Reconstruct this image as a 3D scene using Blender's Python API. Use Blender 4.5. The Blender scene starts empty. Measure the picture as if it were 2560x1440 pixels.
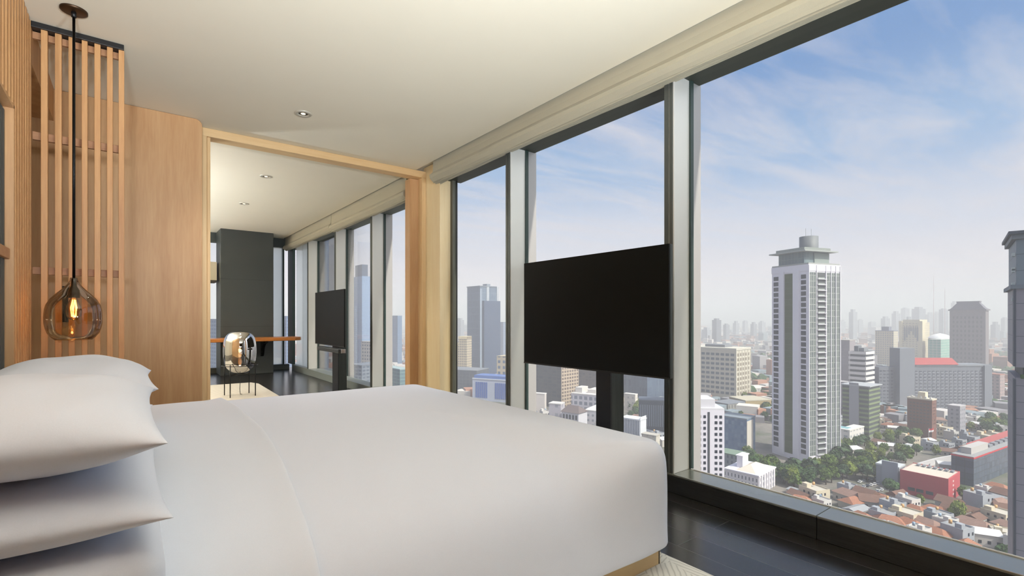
import bpy, bmesh, math, random
from mathutils import Vector, Matrix, noise
R = math.radians
C = bpy.context.scene.collection
SC = bpy.context.scene
random.seed(7)

# ------------------------------------------------------------------ camera
F = 1235.0                    # focal length in pixels of the 2560 px wide frame
TH = math.atan2(953.0, F)     # heading of the lens, clockwise from +Y
SN, CS = math.sin(TH), math.cos(TH)
EYE = 1.06
H = 2.7                       # ceiling height
GND = EYE - 110.0             # street level, far below the room
cam = bpy.data.cameras.new('camera')
cam.lens = F / 2560 * 36
cam.sensor_width = 36
cam.shift_y = 75.0 / 2560
cam.clip_start, cam.clip_end = 0.05, 30000
co = bpy.data.objects.new('camera', cam)
co.location = (0, 0, EYE)
co.rotation_euler = (R(90), 0, -TH)
C.objects.link(co)
SC.camera = co

# ------------------------------------------------------------------ materials
def lin(c):
    return tuple(((v / 255) / 12.92 if v <= 10 else (((v / 255) + .055) / 1.055) ** 2.4) for v in c) + (1,)

def nodes_of(name):
    m = bpy.data.materials.new(name)
    m.use_nodes = True
    nt = m.node_tree
    b = nt.nodes['Principled BSDF']
    return m, nt, b

_flat = {}
def flat(c, rough=.6, metal=0., spec=.5, vary=0.0, vscale=6.0):
    key = (tuple(c), rough, metal, spec, vary, vscale)
    if key in _flat:
        return _flat[key]
    m, nt, b = nodes_of('paint_%d_%d_%d' % tuple(c))
    b.inputs['Base Color'].default_value = lin(c)
    b.inputs['Roughness'].default_value = rough
    b.inputs['Metallic'].default_value = metal
    b.inputs['Specular IOR Level'].default_value = spec
    if vary:
        tc = nt.nodes.new('ShaderNodeTexCoord')
        n = nt.nodes.new('ShaderNodeTexNoise')
        n.inputs['Scale'].default_value = vscale
        n.inputs['Detail'].default_value = 5
        nt.links.new(tc.outputs['Object'], n.inputs['Vector'])
        mx = nt.nodes.new('ShaderNodeMix'); mx.data_type = 'RGBA'
        l = lin(c)
        mx.inputs[6].default_value = tuple(min(1, v * (1 - vary)) for v in l[:3]) + (1,)
        mx.inputs[7].default_value = tuple(min(1, v * (1 + vary)) for v in l[:3]) + (1,)
        nt.links.new(n.outputs['Fac'], mx.inputs[0])
        nt.links.new(mx.outputs[2], b.inputs['Base Color'])
    _flat[key] = m
    return m

def wood(name, c1, c2, axis='Z', rough=.45, scale=1.0, bump=.06, fine=1.0, spec=.4):
    m, nt, b = nodes_of(name)
    N, L = nt.nodes, nt.links
    tc = N.new('ShaderNodeTexCoord')
    mp = N.new('ShaderNodeMapping')
    st = {'X': (.07, 1, 1), 'Y': (1, .07, 1), 'Z': (1, 1, .07)}[axis]
    mp.inputs['Scale'].default_value = tuple(v * 14 * scale for v in st)
    L.new(tc.outputs['Object'], mp.inputs['Vector'])
    n1 = N.new('ShaderNodeTexNoise'); n1.inputs['Scale'].default_value = .7
    n1.inputs['Detail'].default_value = 6; n1.inputs['Roughness'].default_value = .62
    n1.inputs['Distortion'].default_value = .5
    n2 = N.new('ShaderNodeTexNoise'); n2.inputs['Scale'].default_value = 7 * fine
    n2.inputs['Detail'].default_value = 3
    L.new(mp.outputs['Vector'], n1.inputs['Vector']); L.new(mp.outputs['Vector'], n2.inputs['Vector'])
    ad = N.new('ShaderNodeMath'); ad.operation = 'MULTIPLY_ADD'
    L.new(n2.outputs['Fac'], ad.inputs[0]); ad.inputs[1].default_value = .35; L.new(n1.outputs['Fac'], ad.inputs[2])
    cr = N.new('ShaderNodeValToRGB')
    cr.color_ramp.elements[0].position = .42; cr.color_ramp.elements[0].color = lin(c1)
    cr.color_ramp.elements[1].position = .95; cr.color_ramp.elements[1].color = lin(c2)
    L.new(ad.outputs[0], cr.inputs['Fac']); L.new(cr.outputs['Color'], b.inputs['Base Color'])
    b.inputs['Roughness'].default_value = rough
    b.inputs['Specular IOR Level'].default_value = spec
    bp = N.new('ShaderNodeBump'); bp.inputs['Strength'].default_value = bump; bp.inputs['Distance'].default_value = .01
    L.new(ad.outputs[0], bp.inputs['Height']); L.new(bp.outputs['Normal'], b.inputs['Normal'])
    return m

def fabric(name, c, rough=.9, scale=350, bump=.05, vary=.03):
    m, nt, b = nodes_of(name)
    N, L = nt.nodes, nt.links
    tc = N.new('ShaderNodeTexCoord')
    n = N.new('ShaderNodeTexNoise'); n.inputs['Scale'].default_value = scale; n.inputs['Detail'].default_value = 2
    L.new(tc.outputs['Object'], n.inputs['Vector'])
    mx = N.new('ShaderNodeMix'); mx.data_type = 'RGBA'
    l = lin(c)
    mx.inputs[6].default_value = tuple(v * (1 - vary) for v in l[:3]) + (1,)
    mx.inputs[7].default_value = tuple(min(1, v * (1 + vary)) for v in l[:3]) + (1,)
    L.new(n.outputs['Fac'], mx.inputs[0]); L.new(mx.outputs[2], b.inputs['Base Color'])
    b.inputs['Roughness'].default_value = rough
    b.inputs['Specular IOR Level'].default_value = .15
    b.inputs['Sheen Weight'].default_value = .15
    bp = N.new('ShaderNodeBump'); bp.inputs['Strength'].default_value = bump; bp.inputs['Distance'].default_value = .002
    L.new(n.outputs['Fac'], bp.inputs['Height']); L.new(bp.outputs['Normal'], b.inputs['Normal'])
    return m

def emit(name, c, s):
    m, nt, b = nodes_of(name)
    b.inputs['Base Color'].default_value = (0, 0, 0, 1)
    b.inputs['Emission Color'].default_value = lin(c)
    b.inputs['Emission Strength'].default_value = s
    return m

def thin_glass(name, tint, refl=.06, rough=.0, graded=False, fres=1.25):
    """a thin clear sheet: light passes straight, a little is mirrored at grazing angles"""
    m = bpy.data.materials.new(name); m.use_nodes = True
    nt = m.node_tree; N, L = nt.nodes, nt.links
    for n in list(N): N.remove(n)
    out = N.new('ShaderNodeOutputMaterial')
    tr = N.new('ShaderNodeBsdfTransparent'); tr.inputs['Color'].default_value = tint
    gl = N.new('ShaderNodeBsdfGlossy'); gl.inputs['Roughness'].default_value = rough
    mx = N.new('ShaderNodeMixShader')
    fr = N.new('ShaderNodeFresnel'); fr.inputs['IOR'].default_value = fres
    if graded:                # smoked mirror that thins out towards the bottom of the bowl
        tc = N.new('ShaderNodeTexCoord'); sp = N.new('ShaderNodeSeparateXYZ')
        L.new(tc.outputs['Object'], sp.inputs[0])
        mr = N.new('ShaderNodeMapRange')
        mr.inputs[1].default_value = .22; mr.inputs[2].default_value = .62
        mr.inputs[3].default_value = .55; mr.inputs[4].default_value = .96
        L.new(sp.outputs['Z'], mr.inputs[0]); L.new(mr.outputs[0], mx.inputs[0])
        gl.inputs['Color'].default_value = (.72, .70, .68, 1)
    else:
        ad = N.new('ShaderNodeMath'); ad.operation = 'MULTIPLY_ADD'
        L.new(fr.outputs[0], ad.inputs[0]); ad.inputs[1].default_value = .8; ad.inputs[2].default_value = refl
        L.new(ad.outputs[0], mx.inputs[0])
    L.new(tr.outputs[0], mx.inputs[1]); L.new(gl.outputs[0], mx.inputs[2]); L.new(mx.outputs[0], out.inputs['Surface'])
    return m

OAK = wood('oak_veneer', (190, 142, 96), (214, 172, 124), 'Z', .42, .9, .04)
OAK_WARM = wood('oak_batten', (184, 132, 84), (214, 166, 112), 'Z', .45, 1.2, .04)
OAK_DARK = wood('oak_shaded_rail', (160, 112, 76), (184, 138, 98), 'X', .5, 1.2, .04)  # darker oak copy: shade on rails and backing put into the colour
OAK_PALE = wood('oak_frame', (218, 180, 128), (238, 206, 156), 'Z', .42, 1.0, .03)
WALL_DARK = wood('dark_timber', (70, 52, 40), (92, 70, 54), 'Z', .5)
OAK_SUNLIT = wood('oak_sunlit_tone', (236, 208, 158), (246, 226, 184), 'Z', .42, 1.0, .03)  # paler oak copy: sunlight on the window pier put into the colour
OAK_PALE_X = wood('oak_frame_across', (218, 180, 128), (238, 206, 156), 'X', .42, 1.0, .03)
OAK_BASE = wood('oak_bed_base', (208, 178, 132), (224, 196, 150), 'X', .45, 1.0, .03)
EBONY = wood('ebonised_sill', (28, 29, 29), (56, 57, 57), 'Y', .38, 1.3, .25, 1.4)
WALNUT = wood('desk_timber', (150, 84, 34), (206, 134, 66), 'X', .3, 1.0, .05)
CREAM = flat((242, 234, 212), .85, vary=.015, vscale=3)
WHITE_PAINT = flat((214, 214, 212), .8)
LINEN = fabric('white_cotton', (217, 220, 230))
LINEN2 = fabric('white_cotton_sheet', (219, 222, 231))
BLINDS = fabric('blind_linen', (182, 175, 152), .9, 220, .08, .05)
BLACK = flat((22, 22, 22), .45)
BLACKMETAL = flat((18, 17, 16), .35, .6)
ALU = flat((208, 208, 202), .38, .15)
ALU_PALE = flat((158, 155, 155), .42, .1)
ALU_DARK = flat((88, 92, 88), .4, .3)
GASKET = flat((46, 62, 58), .5)
HEADER = flat((58, 62, 54), .5)
TVGLASS = flat((17, 18, 16), .4, 0, .12)
SILL_SHEEN = flat((112, 114, 104), .2, 0, .5, .03, 3)  # sill top, greyer than its front: sky reflection put into the colour
SILL_SHEEN.node_tree.nodes['Principled BSDF'].inputs['IOR'].default_value = 3.0
STEEL = flat((170, 172, 172), .25, .9)
BRONZE = flat((74, 54, 36), .4, .7)
POST_LIT = wood('ebonised_post_lit', (44, 48, 44), (66, 70, 66), 'Z', .5, 1.2, .1)  # post sides, paler than the front: window light put into the colour
PANE = thin_glass('window_glass', (.97, .985, .98, 1), .0, fres=1.06)
AMBER = thin_glass('amber_glass', (.84, .71, .53, 1), .04, fres=1.5)
CLEAR = thin_glass('bulb_glass', (.96, .9, .8, 1), .03)
SMOKE = thin_glass('smoked_mirror_glass', (.55, .45, .36, 1), graded=True)

SHEER = bpy.data.materials.new('sheer_blind'); SHEER.use_nodes = True
_n, _l = SHEER.node_tree.nodes, SHEER.node_tree.links
_t = _n.new('ShaderNodeBsdfTranslucent'); _t.inputs['Color'].default_value = lin((236, 238, 236))
_c = _n.new('ShaderNodeBsdfTransparent'); _c.inputs['Color'].default_value = (.96, .97, .96, 1)
_m = _n.new('ShaderNodeMixShader'); _m.inputs[0].default_value = .5
_l.new(_t.outputs[0], _m.inputs[1]); _l.new(_c.outputs[0], _m.inputs[2]); _l.new(_m.outputs[0], _n['Material Output'].inputs['Surface'])
def floor_mat():
    m, nt, b = nodes_of('black_plank_floor'); N, L = nt.nodes, nt.links
    tc = N.new('ShaderNodeTexCoord')
    sw = N.new('ShaderNodeMapping'); sw.inputs['Rotation'].default_value = (0, 0, R(90))
    L.new(tc.outputs['Object'], sw.inputs['Vector'])
    br = N.new('ShaderNodeTexBrick')
    br.inputs['Scale'].default_value = 1; br.inputs['Brick Width'].default_value = 1.35
    br.inputs['Row Height'].default_value = .155; br.inputs['Mortar Size'].default_value = .0016
    br.inputs['Color1'].default_value = lin((44, 42, 40)); br.inputs['Color2'].default_value = lin((62, 60, 57))
    br.inputs['Mortar'].default_value = lin((96, 96, 95)); br.offset = .37
    L.new(sw.outputs['Vector'], br.inputs['Vector'])
    gm = N.new('ShaderNodeMapping'); gm.inputs['Scale'].default_value = (60, 4, 4)
    L.new(tc.outputs['Object'], gm.inputs['Vector'])
    n = N.new('ShaderNodeTexNoise'); n.inputs['Scale'].default_value = 1; n.inputs['Detail'].default_value = 6
    L.new(gm.outputs['Vector'], n.inputs['Vector'])
    mx = N.new('ShaderNodeMix'); mx.data_type = 'RGBA'; mx.blend_type = 'MULTIPLY'; mx.inputs[0].default_value = .6
    L.new(br.outputs['Color'], mx.inputs[6]); L.new(n.outputs['Color'], mx.inputs[7])
    L.new(mx.outputs[2], b.inputs['Base Color'])
    b.inputs['Roughness'].default_value = .22
    b.inputs['IOR'].default_value = 1.7; b.inputs['Specular Tint'].default_value = (1, .93, .84, 1)
    bp = N.new('ShaderNodeBump'); bp.inputs['Strength'].default_value = .012; bp.inputs['Distance'].default_value = .004
    L.new(n.outputs['Fac'], bp.inputs['Height']); L.new(bp.outputs['Normal'], b.inputs['Normal'])
    return m
FLOOR = floor_mat()

def rug_mat(name, c1, c2, kind):
    m, nt, b = nodes_of(name); N, L = nt.nodes, nt.links
    tc = N.new('ShaderNodeTexCoord')
    if kind == 'stripe':
        w = N.new('ShaderNodeTexWave'); w.bands_direction = 'Y'; w.inputs['Scale'].default_value = 6
        w.inputs['Distortion'].default_value = .6; w.inputs['Detail'].default_value = 2
        L.new(tc.outputs['Object'], w.inputs['Vector']); f = w.outputs['Fac']
    else:                       # short hatched strokes in patches of differing direction
        v = N.new('ShaderNodeTexVoronoi'); v.inputs['Scale'].default_value = 7
        L.new(tc.outputs['Object'], v.inputs['Vector'])
        vr = N.new('ShaderNodeVectorRotate'); vr.rotation_type = 'Z_AXIS'
        ml = N.new('ShaderNodeMath'); ml.operation = 'MULTIPLY'; ml.inputs[1].default_value = 6.28
        L.new(v.outputs['Color'], ml.inputs[0]); L.new(tc.outputs['Object'], vr.inputs['Vector']); L.new(ml.outputs[0], vr.inputs['Angle'])
        w = N.new('ShaderNodeTexWave'); w.inputs['Scale'].default_value = 14; w.inputs['Distortion'].default_value = 2
        L.new(vr.outputs[0], w.inputs['Vector'])
        pw = N.new('ShaderNodeMath'); pw.operation = 'POWER'; pw.inputs[1].default_value = 5
        L.new(w.outputs['Fac'], pw.inputs[0]); f = pw.outputs[0]
    mx = N.new('ShaderNodeMix'); mx.data_type = 'RGBA'
    mx.inputs[6].default_value = lin(c1); mx.inputs[7].default_value = lin(c2)
    L.new(f, mx.inputs[0]); L.new(mx.outputs[2], b.inputs['Base Color'])
    b.inputs['Roughness'].default_value = .95; b.inputs['Specular IOR Level'].default_value = .1
    return m

# ------------------------------------------------------------------ mesh helpers
class MB:
    def __init__(s): s.v = []; s.f = []; s.m = []; s.cur = 0
    def mat(s, i): s.cur = i; return s
    def quad(s, *p):
        i = len(s.v); s.v += [tuple(q) for q in p]; s.f.append(tuple(range(i, i + len(p)))); s.m.append(s.cur); return s
    def box(s, x0, y0, z0, x1, y1, z1):
        i = len(s.v)
        s.v += [(x0, y0, z0), (x1, y0, z0), (x1, y1, z0), (x0, y1, z0), (x0, y0, z1), (x1, y0, z1), (x1, y1, z1), (x0, y1, z1)]
        for q in ((0, 3, 2, 1), (4, 5, 6, 7), (0, 1, 5, 4), (1, 2, 6, 5), (2, 3, 7, 6), (3, 0, 4, 7)):
            s.f.append(tuple(i + k for k in q)); s.m.append(s.cur)
        return s
    def prism(s, poly, z0, z1, axis='Z'):
        n = len(poly); i = len(s.v)
        g = {'Z': lambda a, b, t: (a, b, t), 'Y': lambda a, b, t: (a, t, b), 'X': lambda a, b, t: (t, a, b)}[axis]
        s.v += [g(a, b, z0) for a, b in poly] + [g(a, b, z1) for a, b in poly]
        s.f.append(tuple(i + k for k in reversed(range(n)))); s.f.append(tuple(i + n + k for k in range(n)))
        s.m += [s.cur, s.cur]
        for k in range(n):
            s.f.append((i + k, i + (k + 1) % n, i + n + (k + 1) % n, i + n + k)); s.m.append(s.cur)
        return s
    def tube(s, pts, r, n=10, cap=True):
        rings = []
        pts = [Vector(p) for p in pts]
        rr = r if isinstance(r, (list, tuple)) else [r] * len(pts)
        for k, p in enumerate(pts):
            t = (pts[min(k + 1, len(pts) - 1)] - pts[max(k - 1, 0)]).normalized()
            a = Vector((0, 0, 1)) if abs(t.z) < .9 else Vector((1, 0, 0))
            u = t.cross(a).normalized(); w = t.cross(u)
            i = len(s.v)
            for j in range(n):
                q = p + (u * math.cos(2 * math.pi * j / n) + w * math.sin(2 * math.pi * j / n)) * rr[k]
                s.v.append(tuple(q))
            rings.append(i)
        for a, b in zip(rings, rings[1:]):
            for j in range(n):
                s.f.append((a + j, a + (j + 1) % n, b + (j + 1) % n, b + j)); s.m.append(s.cur)
        if cap:
            s.f.append(tuple(rings[0] + j for j in reversed(range(n)))); s.m.append(s.cur)
            s.f.append(tuple(rings[-1] + j for j in range(n))); s.m.append(s.cur)
        return s
    def lathe(s, prof, cx=0, cy=0, n=32, wob=None):
        rings = []
        for r, z in prof:
            i = len(s.v)
            for j in range(n):
                a = 2 * math.pi * j / n
                q = r * (1 + (wob(a, z) if wob else 0))
                s.v.append((cx + q * math.cos(a), cy + q * math.sin(a), z))
            rings.append(i)
        for a, b in zip(rings, rings[1:]):
            for j in range(n):
                s.f.append((a + j, a + (j + 1) % n, b + (j + 1) % n, b + j)); s.m.append(s.cur)
        return s
    def mesh(s, name, mats, smooth=False, merge=False):
        me = bpy.data.meshes.new(name)
        me.from_pydata(s.v, [], s.f)
        for m in (mats if isinstance(mats, (list, tuple)) else [mats]): me.materials.append(m)
        me.polygons.foreach_set('material_index', s.m)
        bm = bmesh.new(); bm.from_mesh(me)
        if merge: bmesh.ops.remove_doubles(bm, verts=bm.verts, dist=1e-5)
        bmesh.ops.recalc_face_normals(bm, faces=bm.faces)
        for f in bm.faces: f.smooth = smooth
        bm.to_mesh(me); bm.free(); me.update()
        return me
    def build(s, name, mats, parent=None, smooth=False, bevel=0, merge=False, seg=2):
        o = bpy.data.objects.new(name, s.mesh(name, mats, smooth, merge))
        C.objects.link(o)
        if parent is not None: o.parent = parent
        if bevel:
            b = o.modifiers.new('bevel', 'BEVEL'); b.width = bevel; b.segments = seg; b.limit_method = 'ANGLE'; b.harden_normals = False
        return o

def tag(o, label=None, cat=None, group=None, kind=None):
    if label: o['label'] = label
    if cat: o['category'] = cat
    if group: o['group'] = group
    if kind: o['kind'] = kind
    return o

def empty(name, loc=(0, 0, 0), rz=0, label=None, cat=None, group=None, kind=None):
    o = bpy.data.objects.new(name, None); o.empty_display_size = .2
    o.location = loc; o.rotation_euler = (0, 0, rz); C.objects.link(o)
    return tag(o, label, cat, group, kind)

def copy_tree(o, parent=None):
    c = o.copy(); C.objects.link(c)
    if parent is not None: c.parent = parent
    for ch in list(o.children): copy_tree(ch, c)
    return c

def struct(name, mb, mats, parent=None, bevel=0, label=None, cat=None, smooth=False):
    o = mb.build(name, mats, parent, smooth, bevel)
    if parent is None: tag(o, label, cat, None, 'structure')
    return o
AUR = 3.6
HAZE_C = (.97, .945, .985, 1)
HAZE_D = 1 / 2200
EXPO = 0.0
SUNE = 6.2
DL = 80
FILL_DL = 120
FILL_UPL = 420
FILL_UPLL = 800
# ================================================================== THE ROOM
YB = -3.4                 # back of the bedroom, behind the lens
YP = 4.98                 # front of the doorway to the living room
YE = 11.1                 # far glass front of the living room
XL = -.436                # headboard wall
XI, XG = 2.61, 2.78       # inner face of the mullions, glass line
XW0 = 2.50                # edge of the ceiling drop in front of the blinds
SILL = .115

struct('floor', MB().box(-3.2, YB, -.12, 2.98, YE + .3, 0), FLOOR, label='glossy black timber plank floor', cat='floor')
struct('ceiling', MB().box(-3.2, YB, H, 2.50, YE + .2, H + .16).box(2.50, YB, H + .06, 3.0, YE + .2, H + .16), CREAM, label='plain cream plaster ceiling', cat='ceiling')

# headboard wall: slender oak battens over an oak backing, with a recess beside the pillows
w = MB()
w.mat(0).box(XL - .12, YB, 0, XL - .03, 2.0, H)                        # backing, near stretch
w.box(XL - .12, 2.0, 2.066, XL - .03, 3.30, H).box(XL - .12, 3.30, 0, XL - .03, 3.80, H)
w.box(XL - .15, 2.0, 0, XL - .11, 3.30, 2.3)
w.mat(1)
y = 3.325
while y < 3.80:
    w.box(XL - .03, y, .0, XL, y + .037, H); y += .0735
y = 3.2515
while y > 0.3:
    w.box(XL - .03, y, 2.066, XL, y + .037, H); y -= .0735
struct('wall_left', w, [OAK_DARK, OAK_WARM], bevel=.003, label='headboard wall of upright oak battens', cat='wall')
t = MB().box(XL - .05, 3.285, 0, XL - .001, 3.30, 2.066).box(XL - .05, 2.0, 2.05, XL - .001, 3.30, 2.066)
struct('trim_1', t, OAK, label='oak lining of the recess in the batten wall', cat='trim')
# ribbed charcoal panel standing in the recess
g = MB()
yy = 2.02
while yy < 3.27:
    g.box(XL - .055, yy, .0, XL - .030, yy + .030, 2.03); yy += .042
g.box(XL - .10, 2.01, 0, XL - .055, 3.27, 2.04)
hp = empty('charcoal_headboard', (0, 0, 0), 0, 'ribbed charcoal headboard panel set in the recess of the batten wall beside the pillows', 'headboard')
o = g.build('ribs', flat((66, 72, 70), .6), hp)
MB().box(XL - .030, 2.1, 1.335, XL - .012, 3.262, 1.385).build('rail', OAK_DARK, hp, bevel=.003)

# fascia that carries the headboard wall on past the slatted screen, above the side passage
struct('wall_fascia', MB().box(XL - .12, 3.80, 2.47, XL - .0, 4.80, H), OAK_WARM, label='oak fascia above the passage behind the slatted screen', cat='wall')
struct('wall_passage', MB().box(-3.2, 3.70, 0, XL - .12, 3.80, H).box(-3.2, 3.8, 0, -3.1, 4.95, H), OAK, label='oak wall of the side passage', cat='wall')

# tall oak panel beside the doorway, its free upper corner eased
wp = [(-3.05, 0), (.468, 0), (.468, H - .05)] + [(.468 - .05 * (1 - math.cos(R(a))), H - .05 + .048 * math.sin(R(a))) for a in (20, 45, 70, 90)] + [(-3.05, H - .002)]
pe = empty('oak_panel', (0, 0, 0), 0, 'tall smooth oak panel between the slatted screen and the wide doorway', 'panel')
MB().prism(wp, 4.80, 4.90, 'Y').build('board', OAK, pe, bevel=.004)
MB().box(-.40, 4.785, 1.03, -.345, 4.80, 1.29).build('pull', BLACK, pe, bevel=.003)
tag(pe.children[1], 'black recessed pull')

# doorway frame
d = empty('door_1', (0, 0, 0), 0, 'wide oak framed doorway open to the living room', 'doorway', None, 'structure')
MB().box(.468, YP, H - .072, 2.66, YP + .05, H - .001).build('head', OAK_PALE_X, d, bevel=.003)
MB().box(.50, YP + .05, H - .072, 2.66, YP + .14, H - .001).build('head_track', OAK_PALE_X, d, bevel=.003)
MB().box(.47, YP, 0, .520, YP + .14, H - .072).build('jamb', OAK_PALE, d, bevel=.003)
MB().box(.523, YP + .02, 0, .548, YP + .14, H - .072).build('jamb', OAK_PALE, d, bevel=.003)
MB().box(2.575, YP, 0, 2.635, YP + .14, H - .072).build('jamb', OAK_PALE, d, bevel=.003)
struct('wall_partition', MB().box(2.475, YP + .10, 0, 2.60, YP + .22, H - .075).box(2.635, YP - .10, 0, 2.70, YP + .3, H), OAK, label='oak pier between the bedroom and living room windows', cat='wall')
struct('wall_pier', MB().box(2.62, 4.66, 0, 2.80, YP + .05, H + .05), OAK_SUNLIT, bevel=.004, label='pale oak pier at the end of the bedroom window', cat='wall')
struct('wall_side', MB().box(-3.2, YP + .14, 0, .47, YP + .24, H), OAK, label='oak wall on the living room side of the doorway', cat='wall')

# hanging slatted screen
sx = [(-.397, -.369), (-.339, -.311), (-.282, -.255), (-.225, -.199), (-.169, -.141), (-.112, -.085), (-.058, -.031)]
sc = empty('slatted_screen', (-.23, 3.80, 0), 0, 'open screen of seven upright oak slats hung from a black ceiling track', 'screen')
def loc(mb, dx, dy, dz=0):
    mb.v = [(a - dx, b - dy, c - dz) for a, b, c in mb.v]; return mb
loc(MB().box(XL, 3.77, 2.668, -.033, 3.835, H - .001), -.23, 3.80).build('track', BLACK, sc, bevel=.002)
for a, b in sx:
    loc(MB().box(a, 3.78, .02, b, 3.822, 2.668), -.23, 3.80).build('slat', OAK_WARM, sc, bevel=.002)
for z0, z1 in ((2.626, 2.664), (2.06, 2.105), (1.305, 1.347), (.3, .345)):
    loc(MB().box(XL, 3.823, z0, -.033, 3.845, z1), -.23, 3.80).build('rail', OAK_DARK, sc, bevel=.002)

# ------------------------------------------------------------------ window wall
def mullion(n, y, h1=2.56):
    e = empty('window_%d' % n, (XG, y, 0), 0, None, None, None, 'structure')
    m = MB().box(XI - XG, 0, SILL, .0, .068, h1)
    m.build('mullion', ALU, e, bevel=.003)
    MB().box(XI - XG - .006, .008, SILL, XI - XG, .031, h1).box(XI - XG - .006, .038, SILL, XI - XG, .066, h1).build('mullion_face', ALU_DARK, e)
    MB().box(-.012, -.012, SILL, .02, .08, h1).build('gasket', GASKET, e)
    MB().box(.02, .0, -1.2, .122, .068, H + 1.2).build('fin', ALU_PALE, e, bevel=.004)
    return e
MY = [-3.1, -1.48, .14, 1.772, 3.40]
MF = [6.50, 8.01, 9.56]
wn = 1
for a, b in zip([YB] + MY, MY + [4.66]):
    e = mullion(wn, b) if b < 4.6 else empty('window_%d' % wn, (XG, b, 0), 0, None, None, None, 'structure')
    tag(e, 'floor to ceiling window bay %s' % ['behind the bed head', 'by the near corner', 'at the near end of the sill', 'with the open city view', 'behind the television', 'between television and oak pier'][wn - 1], 'window')
    MB().box(-.004, a - b + .06, SILL - .03, .006, -.01, H).build('pane', PANE, e)
    wn += 1
MB().box(-.030, -.045, SILL, .012, .0, 2.56).build('jamb', flat((92, 92, 80), .5), e)
MB().box(.012, -.05, SILL, .03, .0, 2.56).build('gasket', BLACK, e)
for a, b in zip([YP + .3] + MF, MF + [10.72]):
    e = mullion(wn, b) if b < 10.7 else empty('window_%d' % wn, (XG, b, 0), 0, None, None, None, 'structure')
    tag(e, 'living room window bay, %s' % ['first beyond the oak pier', 'second, partly behind the smaller television', 'third from the doorway', 'last before the far corner'][wn - 7], 'window')
    MB().box(-.004, a - b + .06, SILL - .03, .006, -.01, H).build('pane', PANE, e)
    wn += 1
MB().box(-.17, -.02, SILL, -.12, .36, 2.60).build('corner_post', GASKET, e)
MB().box(-.10, -1.02, SILL, -.09, -.52, 2.52).build('pale_panel', SHEER, e)
MB().box(-.10, -.50, SILL, -.09, -.03, 2.52).build('pale_panel', SHEER, e)

struct('trim_2', MB().box(XI + .015, YB, 2.545, XG + .1, 4.66, H + .08), HEADER, label='dark window head above the bedroom glass', cat='trim')
struct('trim_3', MB().box(XI + .015, YP + .3, 2.50, XG + .1, YE, H + .08), flat((96, 102, 98), .5), label='grey window head above the living room glass', cat='trim')
# sills: ebonised timber plinth, boards butted along the wall
s1 = MB()
for a, b in ((YB, -.9), (-.897, .98), (.983, 2.9), (2.903, 4.66)):
    s1.mat(0).box(2.60, a, 0, XG, b, SILL - .012).mat(1).box(2.596, a, SILL - .012, XG, b, SILL)
struct('trim_4', s1, [EBONY, SILL_SHEEN], bevel=.003, label='low ebonised timber window sill', cat='trim')
struct('trim_5', MB().box(2.60, YP + .3, 0, XG + .02, 10.72, SILL), flat((128, 134, 130), .4), bevel=.003, label='grey sill under the living room windows', cat='trim')
struct('trim_6', MB().box(XG + .001, YB, SILL - .35, XG + .07, YE, SILL - .08), ALU_DARK, label='outer sill rail of the window wall', cat='trim')

struct('trim_7', MB().box(XG - .012, YB, SILL + .0005, XG - .005, 4.62, SILL + .005), WHITE_PAINT, label='thin white sealant line along the foot of the glass', cat='trim')
# far glass front of the living room
e = empty('window_%d' % wn, (0, YE, 0), 0, 'end window of the living room beside the charcoal pier', 'window', None, 'structure')
MB().box(-3.2, .0, .1, 2.56, .01, H).build('pane', PANE, e)
MB().box(2.245, -.05, .1, 2.50, -.03, 2.52).build('pane_blind', SHEER, e)
MB().box(2.50, -.06, .0, 2.53, .04, 2.55).build('mullion', GASKET, e)
for xx in (-1.2, .2):
    MB().box(xx, -.06, .0, xx + .08, .1, 2.6).build('mullion', ALU, e)
MB().box(-3.2, -.12, 2.52, 2.62, .06, H + .02).build('head', flat((66, 72, 70), .5), e)
MB().box(-3.2, -.1, 0, 2.62, .06, .1).build('sill', ALU_DARK, e)
struct('column', MB().box(1.297, 10.40, 0, 2.19, YE - .13, H), flat((66, 70, 68), .55, vary=.12, vscale=1.6), bevel=.008, label='charcoal plastered pier behind the timber desk', cat='pier')
cc = SC.objects['column']
for z in (.9, 1.78):
    MB().box(1.295, 10.398, z, 2.192, YE - .13, z + .004).build('joint', flat((44, 47, 46), .6), cc)
struct('wall_far', MB().box(-3.2, YP + .24, 0, -3.1, YE, H), CREAM, label='cream side wall of the living room', cat='wall')
struct('wall_back', MB().box(-3.2, YB - .1, 0, 2.98, YB, H + .06), WALL_DARK, label="dark timber end wall of the bedroom", cat='wall')
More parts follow.
